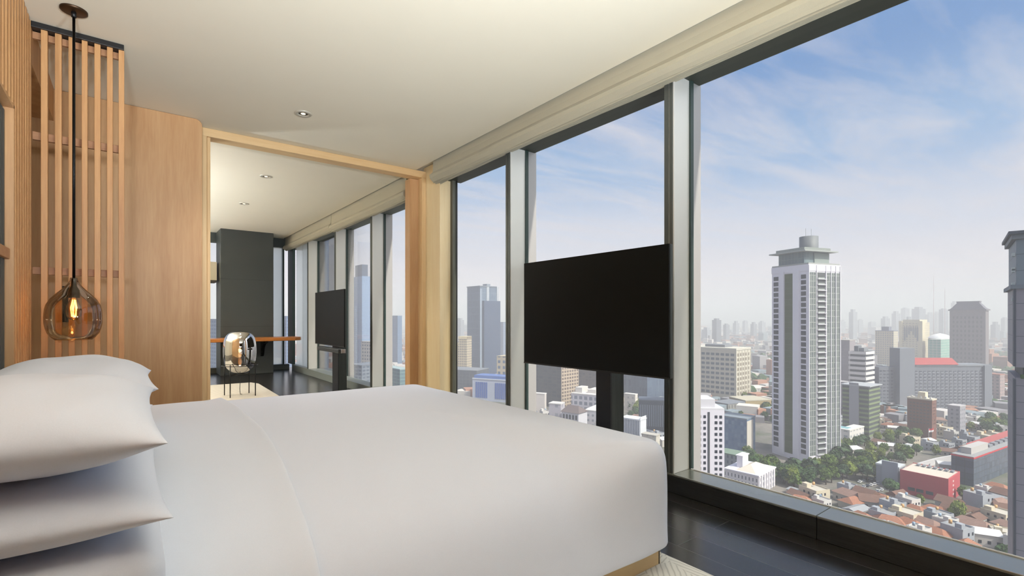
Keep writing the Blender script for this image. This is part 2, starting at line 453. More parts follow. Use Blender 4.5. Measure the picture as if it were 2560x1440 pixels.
# ------------------------------------------------------------------ roman blinds
def blind(y0, y1, name, label, grp, drop=0., cord=False):
    # cross-section (x, z): the flat drop, then the stack of folds drawn up behind it
    pr = [(2.532, 2.72), (2.534, 2.66), (2.530, 2.605 - drop), (2.512, 2.585 - drop), (2.492, 2.562 - drop)]
    pr += [(2.494, 2.535 - drop), (2.515, 2.508 - drop), (2.53, 2.492 - drop)]
    for k in range(5):
        x = 2.535 + k * .019; z = 2.487 - drop + .004 * k
        pr += [(x, z + .026), (x + .003, z - .004), (x + .011, z - .005), (x + .015, z + .026)]
    pr += [(2.645, 2.56), (2.645, 2.72)]
    bm = MB(); ny = max(8, int((y1 - y0) / .12)); n = len(pr)
    rnd = random.Random(3)
    ph = [rnd.uniform(0, 6) for _ in range(n)]
    for j in range(ny + 1):
        yv = y0 + (y1 - y0) * j / ny
        for k, (x, z) in enumerate(pr):
            a = .004 if 3 <= k < n - 2 else .001
            x += a * math.sin(yv * 3.1 + ph[k] * .3) + a * .5 * math.sin(yv * 9.7 + k)
            z += a * .7 * math.sin(yv * 2.3 + 1.3 + k * .2)
            if (j == 0 or j == ny) and 4 <= k < n - 2: z += .006 * math.sin(k * 2.1)
            bm.v.append((x, yv, z))
    for j in range(ny):
        for k in range(n - 1):
            i = j * n + k
            bm.f.append((i, i + 1, i + n + 1, i + n)); bm.m.append(0)
    for j in (0, ny):
        bm.f.append(tuple(j * n + k for k in range(n))); bm.m.append(0)
    r = empty(name, (0, 0, 0), 0, label, 'blind', grp)
    bm.build('fabric', BLINDS, r, smooth=False)
    MB().box(2.52, y0 + .02, H + .02, 2.62, y1 - .02, H + .055).build('head_rail', ALU_PALE, r)
    if cord:
        MB().tube([(2.57, y0 - .015, 2.68), (2.56, y0 - .02, 2.6), (2.575, y0 - .015, 2.52), (2.56, y0 - .012, 2.40)], .004, 6).build('cord', BLINDS, r, True)
    return r
blind(YB + .05, 4.655, 'roman_blind', 'long cream roman blind drawn up above the bedroom windows', None)
blind(YP + .31, 8.0, 'roman_blind', 'cream roman blind drawn up over the nearer living room windows', None, .05, True)
blind(8.02, YE - .1, 'roman_blind', 'cream roman blind drawn up at the far corner of the living room', None, .03)

# ------------------------------------------------------------------ downlights
def downlight(x, y, label, grp=None, power=DL):
    e = empty('recessed_downlight', (x, y, H), 0, label, 'downlight', grp)
    MB().lathe([(.036, -.001), (.041, -.007), (.060, -.008), (.067, -.003), (.068, .0)], n=28).build('trim_ring', flat((206, 200, 184), .4, .3), e, True)
    MB().lathe([(0.0001, -.0015), (.037, -.0015)], n=20).build('reflector', flat((120, 112, 96), .3, .7), e, True)
    MB().lathe([(0.0001, -.004), (.015, -.004), (.018, -.0018)], n=16).build('lamp', emit('downlight_glow', (255, 236, 196), 3), e, True)
    ld = bpy.data.lights.new('downlight_beam', 'SPOT'); ld.energy = power; ld.color = (1, .97, .93)
    ld.spot_size = R(120); ld.spot_blend = .8; ld.shadow_soft_size = .03
    lo = bpy.data.objects.new('downlight_beam', ld); lo.location = (x, y, H - .012); C.objects.link(lo)
    return e
downlight(1.095, 4.161, 'recessed round downlight in the bedroom ceiling in front of the doorway')
downlight(1.24, 6.27, 'recessed downlight in the living room ceiling, the nearer of two')
downlight(1.285, 7.954, 'recessed downlight in the living room ceiling, the farther of two')

for x, y in ((-1.2, 6.3), (-1.2, 8.0), (-1.2, 9.7)):  # extra downlights added out of view to brighten the living room
    downlight(x, y, 'added unseen fill downlight in the living room ceiling away from the windows', 'added fill downlights deep in the living room', FILL_DL)
# added standing lamps, out of view, filling the rooms with ceiling light
def fill_uplighter(x, y, label, grp, power, aim=None):
    e = empty('fill_uplighter', (x, y, 0), 0, label, 'lamp', grp)
    MB().lathe([(.0001, .0), (.14, .0), (.14, .014), (.03, .026), (.0001, .026)], n=32).build('base', BLACKMETAL, e, True)
    MB().tube([(0, 0, .02), (0, 0, 1.12)], .011, 10).build('stem', BLACKMETAL, e, True)
    MB().lathe([(.012, 1.11), (.05, 1.125), (.09, 1.16), (.12, 1.20), (.124, 1.202), (.094, 1.165), (.05, 1.14), (.0001, 1.135)], n=40).build('bowl', flat((206, 200, 186), .5), e, True)
    MB().lathe([(.0001, 1.185), (.03, 1.18), (.036, 1.165), (.02, 1.14)], n=20).build('bulb', emit('fill_uplight_glow', (255, 238, 205), 20), e, True)
    ld = bpy.data.lights.new('fill_uplight', 'SPOT'); ld.energy = power; ld.color = (.90, .975, 1.06)
    ld.spot_size = R(98 if aim else 165); ld.spot_blend = 1; ld.shadow_soft_size = .12
    lo = bpy.data.objects.new('fill_uplight', ld); lo.location = (x, y, 1.245); lo.rotation_euler = (R(180), 0, 0); C.objects.link(lo)
    if aim: lo.rotation_euler = (Vector(lo.location) - Vector(aim)).to_track_quat('Z', 'Y').to_euler()
for x, y, aim in ((1.2, -.95, (1.0, 3.6, 4.7)), (-.28, -.7, (.5, 3.8, 4.6)), (.4, -1.35, (.8, 3.2, 4.7))):
    fill_uplighter(x, y, 'standing black uplighter with a shallow pale bowl in the bedroom', 'added fill lamps in the bedroom', FILL_UPL, aim)
for x, y in ((-1.4, 7.0), (-1.4, 9.6)):
    fill_uplighter(x, y, 'standing black uplighter with a shallow pale bowl in the living room', 'added fill lamps in the living room', FILL_UPLL)

# ------------------------------------------------------------------ pendant lamp
px_, py_ = -.24, 3.506
p = empty('pendant_lamp', (px_, py_, H), 0, 'amber glass pendant lamp hanging on a black rod over the far pillows', 'lamp')
MB().lathe([(.0001, -.014), (.05, -.014), (.058, -.010), (.058, -.0005)], n=36).build('canopy', BRONZE, p, True)
MB().tube([(0, 0, -.013), (0, 0, -.04)], .011, 12).build('collar', BLACK, p, True)
MB().tube([(0, 0, -.02), (0, 0, -1.44)], .0065, 10).build('rod', BLACKMETAL, p, True)
gz = -1.755                # underside of the shade below the ceiling
prof = [(.010, .330), (.016, .328), (.017, .316), (.021, .304), (.028, .292), (.040, .277), (.053, .262), (.076, .238), (.095, .215), (.110, .185), (.1155, .160), (.1175, .136), (.118, .110), (.117, .085), (.112, .058), (.104, .034), (.088, .011), (.078, .002), (.074, 0.0)]
gl = MB().lathe([(r, z + gz) for r, z in prof], n=72, wob=lambda a, z: .012 * math.sin(8 * a) * min(1, max(0, (.27 + gz - z) * 6)))
gl.build('shade', AMBER, p, True)
MB().lathe([(.072, gz + .0005), (.076, gz - .001), (.079, gz + .003), (.077, gz + .006)], n=48).build('rim', AMBER, p, True)
MB().lathe([(.0001, gz + .325), (.010, gz + .325), (.012, gz + .285), (.024, gz + .262), (.025, gz + .222), (.0001, gz + .222)], n=24).build('socket', BLACK, p, True)
bl = MB().lathe([(.013, gz + .222), (.018, gz + .208), (.030, gz + .178), (.034, gz + .150), (.030, gz + .125), (.018, gz + .108), (.0001, gz + .102)], n=24).build('bulb', CLEAR, p, True)
fl = MB()
for k in range(5):
    a = k * 1.2566
    fl.tube([(.006 * math.cos(a), .006 * math.sin(a), gz + .212), (.013 * math.cos(a + .5), .013 * math.sin(a + .5), gz + .17), (.009 * math.cos(a + 1), .009 * math.sin(a + 1), gz + .122)], .0022, 6)
fl.build('filament', emit('filament_glow', (255, 170, 62), 24), bl, True)
ld = bpy.data.lights.new('pendant_glow', 'POINT'); ld.energy = .3; ld.color = (1, .74, .45); ld.shadow_soft_size = .015
lo = bpy.data.objects.new('pendant_glow', ld); lo.location = (px_, py_, H + gz + .165); C.objects.link(lo)

# ------------------------------------------------------------------ bed
BX0, BX1, BY0, BY1 = XL + .02, 1.80, 1.29, 3.50
bed = empty('bed', (.7, 2.4, 0), 0, 'wide bed on a low oak plinth with its head against the batten wall', 'bed')
def bedloc(mb): return loc(mb, .7, 2.4)
bedloc(MB().box(BX0, BY0, .006, BX1, BY1, .20)).build('plinth', OAK_BASE, bed, bevel=.003)
bedloc(MB().box(BX1 - .012, BY0 - .001, .008, BX1 - .006, BY0 + .01, .2)).build('corner_seam', BLACK, bed)
bedloc(MB().box(.06, BY0 + .27, .20, BX1 - .04, BY1 - .03, .455)).build('mattress', LINEN2, bed, bevel=.03, smooth=True, seg=4)
bedloc(MB().box(BX0, BY0 - .02, .20, .06, BY1 - .01, .572)).build('fitted_sheet', LINEN2, bed, bevel=.05, smooth=True, seg=6)

def upath(x0, xf, y0, y1, r, n1=40, n2=10, n3=44):
    P = []
    for k in range(n1): P.append((x0 + (xf - r - x0) * k / n1, y0))
    for k in range(n2): a = R(-90 + 90 * k / n2); P.append((xf - r + r * math.cos(a), y0 + r + r * math.sin(a)))
    for k in range(n3): P.append((xf, y0 + r + (y1 - y0 - 2 * r) * k / n3))
    for k in range(n2): a = R(90 * k / n2); P.append((xf - r + r * math.cos(a), y1 - r + r * math.sin(a)))
    for k in range(n1 + 1): P.append((xf - r + (x0 - xf + r) * k / n1, y1))
    return P
NEAR = [(0, .118), (.0, .125), (.022, .20), (.052, .28), (.085, .335), (.125, .380), (.17, .412), (.22, .437), (.28, .458), (.35, .477),
        (.43, .494), (.51, .509), (.59, .522), (.66, .533), (.73, .542), (.80, .550), (.87, .557), (.94, .563), (1.0, .567), (1.06, .571), (1.12, .574), (1.18, .576)]
SHOULDER = [(.018, .118), (.018, .125), (.010, .20), (.006, .30), (.004, .40), (.0, .462), (-.006, .492), (-.018, .516), (-.036, .534), (-.060, .546)]
TOPT = (.97, .93, .87, .79, .7, .6, .5, .4, .3, .2, .1, .0)
def lean(x):                 # how far the near side slopes outwards: long soft slope by the pillows, upright at the foot
    if x < 1.25: return 1 - .12 * x
    t = min(1, (x - 1.25) / .5); return .85 * (1 - t * t * (3 - 2 * t))
def nz(x, y, z, seed=5.): return noise.noise(Vector((x * 1.7 + seed, y * 1.5, z * 2.2)))
def cloth(x0, xf, y0, y1, r):
    """a quilt laid over the mattress: outline swept up the sides, rings shrunk over the top"""
    P = upath(x0, xf, y0, y1, r)
    yc = (y0 + y1) / 2
    mb = MB(); n = len(P); rings = []
    for q, (ne, nz_) in enumerate(NEAR):
        i = len(mb.v); rings.append(i)
        side = q < len(SHOULDER)
        for k, (x, y) in enumerate(P):
            if side:
                off, z = SHOULDER[q]
                a = P[max(0, k - 1)]; b = P[min(n - 1, k + 1)]
                tx, ty = b[0] - a[0], b[1] - a[1]; w = math.hypot(tx, ty)
                o = off + .022 * max(0, (.5 - z) / .5) * nz(x * 2, y * 2, z * 2)
                X, Y = x + (ty / w * o if x > x0 + .001 else 0), y - tx / w * o
                Z = z + .003 * nz(x * 3, y * 3, 1)
            else:
                t = TOPT[q - len(SHOULDER)]; off, z = SHOULDER[-1]
                xs = xf - .6
                X = xs + (x - xs) * t + off * t * (x - xs) / .6 if x > xs else x
                Y = yc + (y - yc) * t * (1 + off / abs(y1 - yc))
                Z = z + .030 * (1 - t ** 2.2)
            if k < 40:
                g = lean(x)
                Y = Y * (1 - g) + (y0 + ne) * g; Z = Z * (1 - g) + nz_ * g
            Z += .004 * nz(X * 1.5, Y * 1.5, 3) * (0 if side else 1)
            mb.v.append((X, Y, Z))
    for a, b in zip(rings, rings[1:]):
        for k in range(n - 1):
            mb.f.append((a + k, a + k + 1, b + k + 1, b + k)); mb.m.append(0)
    return mb
do = cloth(.05, 1.818, 1.225, 3.585, .10).build('duvet', LINEN, None, True, merge=True)
m_ = do.modifiers.new('thickness', 'SOLIDIFY'); m_.thickness = .010; m_.offset = -1
m_ = do.modifiers.new('smooth', 'SUBSURF'); m_.levels = 1; m_.render_levels = 1
tag(do, 'smooth white duvet draped over the wide bed down to the plinth', 'duvet')

# turned-down band of top sheet lying over the head end of the duvet
def band():
    mb = MB()
    pts = [(1.225 + e_, z_) for e_, z_ in NEAR]
    far_ = [(3.585 + o_, z_) for o_, z_ in SHOULDER] + [(3.585 - .06 - 1.12 * (1 - t_), .546 + .030 * (1 - t_ ** 2.2)) for t_ in TOPT[:-1]]
    pts += list(reversed(far_))
    nx = 18; n = len(pts)
    N2 = []
    for k in range(n):
        a, b = pts[max(0, k - 1)], pts[min(n - 1, k + 1)]
        ty, tz = b[0] - a[0], b[1] - a[1]; w = math.hypot(ty, tz) or 1
        N2.append((-tz / w, ty / w))
    for i in range(nx + 1):
        u = i / nx
        for k, (yy, z) in enumerate(pts):
            xe = .445 - .055 * max(0, min(1, (2.3 - yy) / 1.0)) ** 1.3
            x = .035 + (xe - .035) * u
            lift = .013 + .004 * noise.noise(Vector((x * 4, yy * 3, z * 3)))
            if u > .8: lift += .012 * (u - .8) / .2
            x += .006 * noise.noise(Vector((yy * 2.2, z * 3, 2))) * (1 if u > .5 else 0)
            mb.v.append((x, yy + N2[k][0] * lift, z + N2[k][1] * lift))
    for i in range(nx):
        for k in range(n - 1):
            q = i * n + k
            mb.f.append((q, q + 1, q + n + 1, q + n)); mb.m.append(0)
    return mb
bo = band().build('top_sheet', LINEN2, None, True)
m_ = bo.modifiers.new('thickness', 'SOLIDIFY'); m_.thickness = .010; m_.offset = -1
m_ = bo.modifiers.new('smooth', 'SUBSURF'); m_.levels = 1; m_.render_levels = 2
tag(bo, 'white top sheet turned down in a band across the bed in front of the pillows', 'sheet')

def pillow_mesh(L, W, T, seed):
    """L along y, W along x; pinched seam all round, corners drawn out into ears"""
    mb = MB(); n = 30
    def pt(u, v, s):
        ex = 1 - .085 * (1 - abs(v) ** 3.0) * abs(u) ** 3; ey = 1 - .075 * (1 - abs(u) ** 3.0) * abs(v) ** 3
        x, y = u * W / 2 * ex, v * L / 2 * ey
        th = max(0, (1 - abs(u) ** 2.6)) ** .62 * max(0, (1 - abs(v) ** 2.8)) ** .62
        z = s * T / 2 * th * (1 + .05 * noise.noise(Vector((u * 1.3 + seed, v * 1.3, s))))
        z += .010 * noise.noise(Vector((u * 2.2, v * 2.2, seed))) * th
        return (x, y, z)
    for s in (1, -1):
        i0 = len(mb.v)
        for i in range(n + 1):
            for j in range(n + 1):
                u, v = -math.cos(math.pi * i / n), -math.cos(math.pi * j / n)
                u, v = (u + (2 * i / n - 1)) / 2, (v + (2 * j / n - 1)) / 2
                mb.v.append(pt(u, v, s))
        for i in range(n):
            for j in range(n):
                q = i0 + i * (n + 1) + j
                mb.f.append((q, q + 1, q + n + 2, q + n + 1)); mb.m.append(0)
    return mb
def pillow(x, y, z, L, W, T, tilt, seed, label, roll=0, yaw=0):
    e = pillow_mesh(L, W, T, seed).build('pillow', LINEN, None, True, merge=True)
    m = e.modifiers.new('smooth', 'SUBSURF'); m.levels = 1; m.render_levels = 1
    e.location = (x, y, z); e.rotation_euler = (roll, tilt, yaw)
    return tag(e, label, 'pillow', 'white pillows at the head of the bed')
pillow(-.175, 1.63, .658, .80, .50, .15, R(1), 1, 'white pillow at the bottom of the near stack, its ear over the turned-down sheet', R(1))
pillow(-.185, 1.61, .822, .78, .50, .182, R(1), 2, 'white pillow on top of the near stack, nearest the lens', R(2))
pillow(-.165, 2.45, .658, .78, .50, .15, 0, 3, 'white pillow underneath the far stack, mostly hidden by the near pillows')
pillow(-.170, 2.45, .822, .78, .50, .182, R(1), 4, 'white pillow on top of the far stack, below the amber pendant lamp')

# rug under the bed
tag(MB().box(-.3, .45, .0005, 1.887, 3.4, .006).build('bedroom_rug', rug_mat('hatched_rug', (228, 226, 216), (192, 190, 180), 'hatch'), None), 'pale hatched rug showing at the near foot of the bed', 'rug')

# ------------------------------------------------------------------ televisions on posts
def tv(x, y0, y1, z0, z1, py0, py1, label, sb=False, px=None):
    yc = (py0 + py1) / 2
    e = empty('television', (x + .12, yc, 0), 0, label, 'television')
    def q(mb): return loc(mb, x + .12, yc)
    q(MB().box(x, y0, z0, x + .012, y1, z1)).build('screen', TVGLASS, e, bevel=.001)
    q(MB().box(x + .012, y0, z0, x + .032, y1, z1)).build('housing', flat((64, 68, 64), .35, .5), e, bevel=.003)
    q(MB().box(x - .002, y0, z0 - .003, x + .012, y1, z0 + .006)).build('bezel', flat((40, 40, 38), .4, .3), e)
    px = px or x + .05
    q(MB().box(px + .012, py0, 0, px + .12, py1, z1 - .12)).build('post', POST_LIT, e, bevel=.002)
    q(MB().box(px, py0, .0, px + .0125, py1, z1 - .12)).build('post_front', BLACK, e)  # front face darker than the sides, its shade put into the colour
    q(MB().box(x + .032, yc - .25, z0 + .15, px + .012, yc + .25, z0 + .45)).build('bracket', BLACKMETAL, e)
    q(MB().box(px - .08, py0 - .1, .0, px + .2, py1 + .1, .012)).build('base_plate', BLACKMETAL, e, bevel=.002)
    return e
tv(2.2, 1.525, 2.712, .745, 1.445, 1.96, 2.075, 'large flat black television on a dark post facing the bed')
tv(2.2, 6.43, 7.706, .68, 1.44, 6.82, 7.06, 'flat black television on a post in the living room beyond the doorway')
e = empty('soundbar', (2.17, 6.9, .60), 0, 'slim dark soundbar mounted below the living room television', 'soundbar')
MB().box(-.05, -.48, .0, .04, .44, .055).build('body', flat((40, 42, 42), .5), e, bevel=.008)
MB().box(-.02, -.50, .0, .04, -.48, .055).build('end_cap', STEEL, e, bevel=.004)

# ------------------------------------------------------------------ living room furniture
dk = empty('desk', (1.7, 10.15, 0), 0, 'long timber desk top bracketed to the charcoal pier', 'desk')
def q(mb): return loc(mb, 1.7, 10.15)
q(MB().prism([(-1.5, 9.85), (2.45, 9.87), (2.56, 9.92), (2.60, 10.02), (2.58, 10.398), (-1.5, 10.398)], .635, .70)).build('top', WALNUT, dk, bevel=.012)
for bx in (1.96, 1.36):
    q(MB().prism([(10.398, .635), (9.98, .635), (9.98, .60), (10.15, .575), (10.28, .50), (10.33, .36), (10.398, .33)], bx, bx + .05, 'X')).build('bracket', BLACKMETAL, dk)
q(MB().box(-1.4, 9.95, 0, -1.3, 10.35, .635)).build('leg', BLACKMETAL, dk)

lx, ly = 1.17, 7.55
lp = empty('floor_lamp', (lx, ly, 0), 0, 'barrel shaped smoked mirror glass lamp on a thin black stand on the striped rug', 'lamp')
bar = [(.0001, .315), (.05, .318), (.10, .335), (.145, .375), (.172, .43), (.185, .50), (.190, .58), (.190, .66), (.184, .74), (.168, .80), (.14, .842), (.10, .868), (.05, .880), (.0001, .883)]
bar2 = []
for a, b in zip(bar, bar[1:]):
    for k in range(4): bar2.append((a[0] + (b[0] - a[0]) * k / 4, a[1] + (b[1] - a[1]) * k / 4))
bo_ = MB().lathe([(r * 1.06, z) for r, z in bar], n=56).build('shade', SMOKE, lp, True, merge=True)
m = bo_.modifiers.new('smooth', 'SUBSURF'); m.levels = 1; m.render_levels = 2
MB().lathe([(.0001, .42), (.012, .425), (.02, .445), (.022, .47), (.018, .50), (.010, .52), (.0001, .525)], n=20).build('bulb', emit('lamp_glow', (255, 176, 96), 3.0), lp, True)
MB().tube([(0, 0, .32), (0, 0, .41)], .02, 12).build('socket', BLACK, lp, True)
for k in range(4):
    a = R(50 + 90 * k)
    x, y = .215 * math.cos(a), .215 * math.sin(a)
    MB().tube([(x, y, .012), (x, y, .44)], .0065, 8).build('leg', BLACKMETAL, lp, True)
rg = MB()
for k in range(4):
    a = R(50 + 90 * k)
    rg.tube([(0, 0, .30), (.215 * math.cos(a), .215 * math.sin(a), .30)], .005, 8)
rg.tube([(.216 * math.cos(2 * math.pi * k / 36), .216 * math.sin(2 * math.pi * k / 36), .42) for k in range(37)], .0045, 8)
rg.build('cradle', BLACKMETAL, lp, True)
MB().tube([(0, 0, .31), (.004, .004, .2), (.0, .01, .1), (.01, .03, .025), (.04, .10, .014)], .004, 6).build('cable', BLACK, lp, True)
ld = bpy.data.lights.new('lamp_bulb', 'POINT'); ld.energy = 2; ld.color = (1, .72, .42); ld.shadow_soft_size = .02
lo = bpy.data.objects.new('lamp_bulb', ld); lo.location = (lx, ly, .60); C.objects.link(lo)
tag(MB().prism([(-.6, 7.0), (1.58, 7.0), (1.62, 8.75), (1.55, 8.98), (-.6, 9.05)], .0005, .010).build('living_room_rug', rug_mat('striped_rug', (214, 206, 190), (176, 166, 150), 'stripe'), None), 'pale striped rug under the mirrored lamp in the living room', 'rug')
sh = empty('standing_lamp', (1.0, 10.78, 0), 0, 'cream box lampshade just left of the charcoal pier', 'lamp')
MB().box(-.26, -.17, 1.76, .265, .17, 2.10).build('shade', flat((224, 214, 188), .9), sh, bevel=.004)
MB().box(-.255, -.165, 1.72, .26, .165, 1.76).build('shade_trim', flat((70, 66, 60), .6), sh)
MB().tube([(-.2, 0, .02), (-.2, 0, 1.75)], .012, 10).build('stem', BLACKMETAL, sh, True)
MB().lathe([(.0001, 0), (.13, 0), (.13, .015), (.02, .022), (.0001, .022)], -.2, 0, 28).build('base', BLACKMETAL, sh, True)
# ================================================================== THE CITY
def P(px, d, py=None):        # where the sight line through a column of the picture is d metres ahead
    r = (px - 1280) / F * d
    return Vector((r * CS + d * SN, -r * SN + d * CS, GND if py is None else EYE - (py - 795) / F * d))
def zt(py, d): return (EYE - (py - 795) / F * d) - GND      # height above the street
_uc = {}
def unit(mat_):
    if mat_ not in _uc: _uc[mat_] = MB().box(0, 0, 0, 1, 1, 1).mesh('panel', mat_)
    return _uc[mat_]
def cell(name, mat_, par, x0, y0, z0, x1, y1, z1):
    o = bpy.data.objects.new(name, unit(mat_)); o.location = (x0, y0, z0); o.scale = (x1 - x0, y1 - y0, z1 - z0)
    o.parent = par; C.objects.link(o); return o

def wallgrid(wall, win, bw, bh, mw, name='facade_grid', win2=None, rough=.5):
    m, nt, b = nodes_of(name); N, L = nt.nodes, nt.links
    tc = N.new('ShaderNodeTexCoord'); sp = N.new('ShaderNodeSeparateXYZ'); L.new(tc.outputs['Object'], sp.inputs[0])
    ad = N.new('ShaderNodeMath'); L.new(sp.outputs[0], ad.inputs[0]); L.new(sp.outputs[1], ad.inputs[1])
    cb = N.new('ShaderNodeCombineXYZ'); L.new(ad.outputs[0], cb.inputs[0]); L.new(sp.outputs[2], cb.inputs[1])
    br = N.new('ShaderNodeTexBrick'); br.offset = 0; br.inputs['Scale'].default_value = 1
    br.inputs['Brick Width'].default_value = bw; br.inputs['Row Height'].default_value = bh; br.inputs['Mortar Size'].default_value = mw
    br.inputs['Color1'].default_value = lin(win); br.inputs['Color2'].default_value = lin(win2 or win); br.inputs['Mortar'].default_value = lin(wall)
    L.new(cb.outputs[0], br.inputs['Vector']); L.new(br.outputs['Color'], b.inputs['Base Color'])
    b.inputs['Roughness'].default_value = rough; b.inputs['Specular IOR Level'].default_value = .3
    return m

FOOT = []                      # footprints already taken: (r, d, radius) in lens coordinates
def block(name, label, px, d, a, pl, pr, top, cat='building', depth=None, group=None):
    """a building whose near upright edge is seen at column px, d ahead; its faces run to columns pl and pr"""
    A = R(a); r = (px - 1280) / F * d
    k = (pr - 1280) / F if pr else None
    rw = (k * d - r) / (math.cos(A) - k * math.sin(A)) if pr else depth
    k = (pl - 1280) / F if pl else None
    lw = (k * d - r) / (-math.sin(A) - k * math.cos(A)) if pl else depth
    ht = zt(top, d)
    e = empty(name, P(px, d), A - TH, label, cat, group)
    u, v = (math.cos(A), math.sin(A)), (-math.sin(A), math.cos(A))
    nx, ny = max(1, int(rw / 9) + 1), max(1, int(lw / 9) + 1)
    for i in range(nx + 1):
        for j in range(ny + 1):
            FOOT.append((r + u[0] * rw * i / nx + v[0] * lw * j / ny, d + u[1] * rw * i / nx + v[1] * lw * j / ny, 7.5))
    return e, rw, lw, ht
def windows(e, face, cols, rows, s0, s1, z0, z1, ws, hs, mat_, rec=.25, name='window', keep=100):
    """rows x cols panes on a face; keep of them as single parts, the rest as one"""
    cs, rs = (s1 - s0) / cols, (z1 - z0) / rows
    rest = MB(); n = 0
    for j in reversed(range(rows)):
        for i in range(cols):
            a = s0 + cs * (i + .5 - ws / 2); b = a + cs * ws
            c = z0 + rs * (j + .5 - hs / 2); d_ = c + rs * hs
            q = (a, -.12, c, b, rec, d_) if face == 'R' else (-.12, a, c, rec, b, d_)
            if n < keep: cell(name, mat_, e, *q)
            else: rest.box(*q)
            n += 1
    if rest.v:
        tag(rest.build(name + '_rows', mat_, e), None, None, None, 'stuff')

TINT = dict(white=(196, 194, 198), cream=(190, 180, 160), grey=(132, 134, 140), dark=(52, 58, 68), steel=(92, 108, 128), brown=(112, 84, 72), mauve=(128, 126, 136))
WIN = flat((30, 38, 52), .25, 0, .5)
WIN_BLUE = flat((62, 84, 116), .22, 0, .5)
WIN_GREY = flat((86, 94, 104), .3, 0, .5)
WIN_OLIVE = flat((74, 84, 62), .3, 0, .4)
CWHITE = flat((212, 209, 218), .7)
CCREAM = flat((178, 166, 142), .75)
CGREY = flat((116, 119, 126), .75)
CMID = flat((96, 100, 108), .7)
CDARK = flat((50, 55, 62), .6)
ROOFGREY = flat((128, 126, 124), .9, vary=.15, vscale=.2)

# ---- the white residential tower
e, rw, lw, ht = block('residential_tower', 'tall white residential tower with a green glazed strip, balconies and a drum on its roof', 2021, 372, 20, 1930, 2100, 660, 'skyscraper')
MB().box(0, 0, 0, rw, lw, ht - 5).build('walls', CWHITE, e)
MB().box(-.3, -.3, ht - 5, rw + .3, lw + .3, ht).build('crown_band', CWHITE, e)
cur = wallgrid((150, 152, 150), (84, 92, 94), 2.35, 4.45, .22, 'tower_curtain_wall', (104, 112, 110))
MB().box(.6, -.25, 6, rw * .24, .2, ht - 6).box(rw * .53, -.25, 6, rw - .5, .2, ht - 6).build('curtain_wall', cur, e)
MB().box(rw * .25, -.12, 6, rw * .52, .2, ht - 6).build('balcony_recess', flat((74, 78, 80), .5), e)
rows = 32
z0, z1 = 6, ht - 7; rs = (z1 - z0) / rows
for k in range(rows):
    z = z0 + rs * k
    b = cell('balcony', CWHITE, e, rw * .25, -1.5, z, rw * .53, 0, z + .45)
    b2 = cell('balcony_rail', flat((150, 156, 154), .5), e, rw * .25, -1.5, z + .45, rw * .45, -1.35, z + 1.4)
for f in (0, .235, .53, .69, .845, .985):
    cell('fin', CWHITE, e, rw * f - .1, -.7, 4, rw * f + .45, .1, ht - .5)
windows(e, 'L', 1, 32, lw * .05, lw * .20, z0, z1, .86, .74, WIN)
windows(e, 'L', 1, 32, lw * .80, lw * .96, z0, z1, .86, .74, WIN)
gs = MB().box(-.2, lw * .40, 4, .3, lw * .63, ht - 6)
gs.build('glazed_strip', wallgrid((78, 86, 66), (54, 68, 30), 20, 4.45, .18, 'olive_strip', (66, 80, 44)), e)
cell('pier', CWHITE, e, -1.0, lw * .23, -2, 0, lw * .39, ht - 4)
cell('pier', CWHITE, e, -1.0, lw * .64, 2, 0, lw * .74, ht - 4)
windows(e, 'R', 6, 1, .8, rw - .6, ht - 4.5, ht - 1.0, .8, .8, flat((110, 100, 60), .5), name='crown_window')
ph = ht
MB().box(rw * .05, lw * .15, ph, rw * .80, lw * .85, ph + 10).build('penthouse', wallgrid((120, 128, 128), (88, 104, 110), 3, 12, .12, 'penthouse_glass', (104, 120, 122)), e)
MB().box(rw * .35, lw * .13, ph + .5, rw * .82, lw * .2, ph + 9.5).build('penthouse_wall', flat((128, 138, 134), .6), e)
MB().box(-rw * .10, lw * .0, ph + 10, rw * .95, lw, ph + 10.9).build('roof_slab', flat((150, 154, 152), .6), e)
MB().box(rw * .02, lw * .12, ph + 10.9, rw * .85, lw * .9, ph + 13.5).build('roof_parapet', flat((124, 130, 126), .6), e)
MB().lathe([(.01, ph + 23.5), (6.6, ph + 23.5), (6.6, ph + 10.9)], rw * .52, lw * .42, 28).build('roof_drum', flat((96, 100, 104), .6), e, True)
for fx in (.42, .6):
    MB().tube([(rw * fx, lw * .42, ph + 23), (rw * fx, lw * .42, ph + 30)], .12, 5).build('antenna', CGREY, e)
MB().box(0, 0, ht, rw, .3, ht + 1.2).box(0, 0, ht, .3, lw, ht + 1.2).build('parapet', flat((150, 152, 150), .6), e)

# ---- blocks: facade grids for the middle distance, single panes for the nearer ones
def simple(name, label, px, d, a, pl, pr, top, wallc, winc, bw=3.2, bh=3.6, mw=.6, depth=18, roof=None, roofbox=None, cat='building', parapet=1.0, win2=None, group=None):
    e, rw, lw, ht = block(name, label, px, d, a, pl, pr, top, cat, depth, group)
    m = wallgrid(wallc, winc, bw, bh, mw, name + '_facade', win2)
    MB().box(0, 0, 0, rw, lw, ht).build('walls', m, e)
    rc = roof or tuple(min(255, int(c * .9)) for c in wallc)
    MB().box(-.25, -.25, ht, rw + .25, lw + .25, ht + parapet).build('roof', flat(rc, .85), e)
    for k, (x0, y0, x1, y1, h_) in enumerate(roofbox or ()):
        cell('roof_plant', flat(tuple(min(255, int(c * .95)) for c in rc), .8), e, rw * x0, lw * y0, ht + parapet, rw * x1, lw * y1, ht + parapet + h_)
    return e, rw, lw, ht

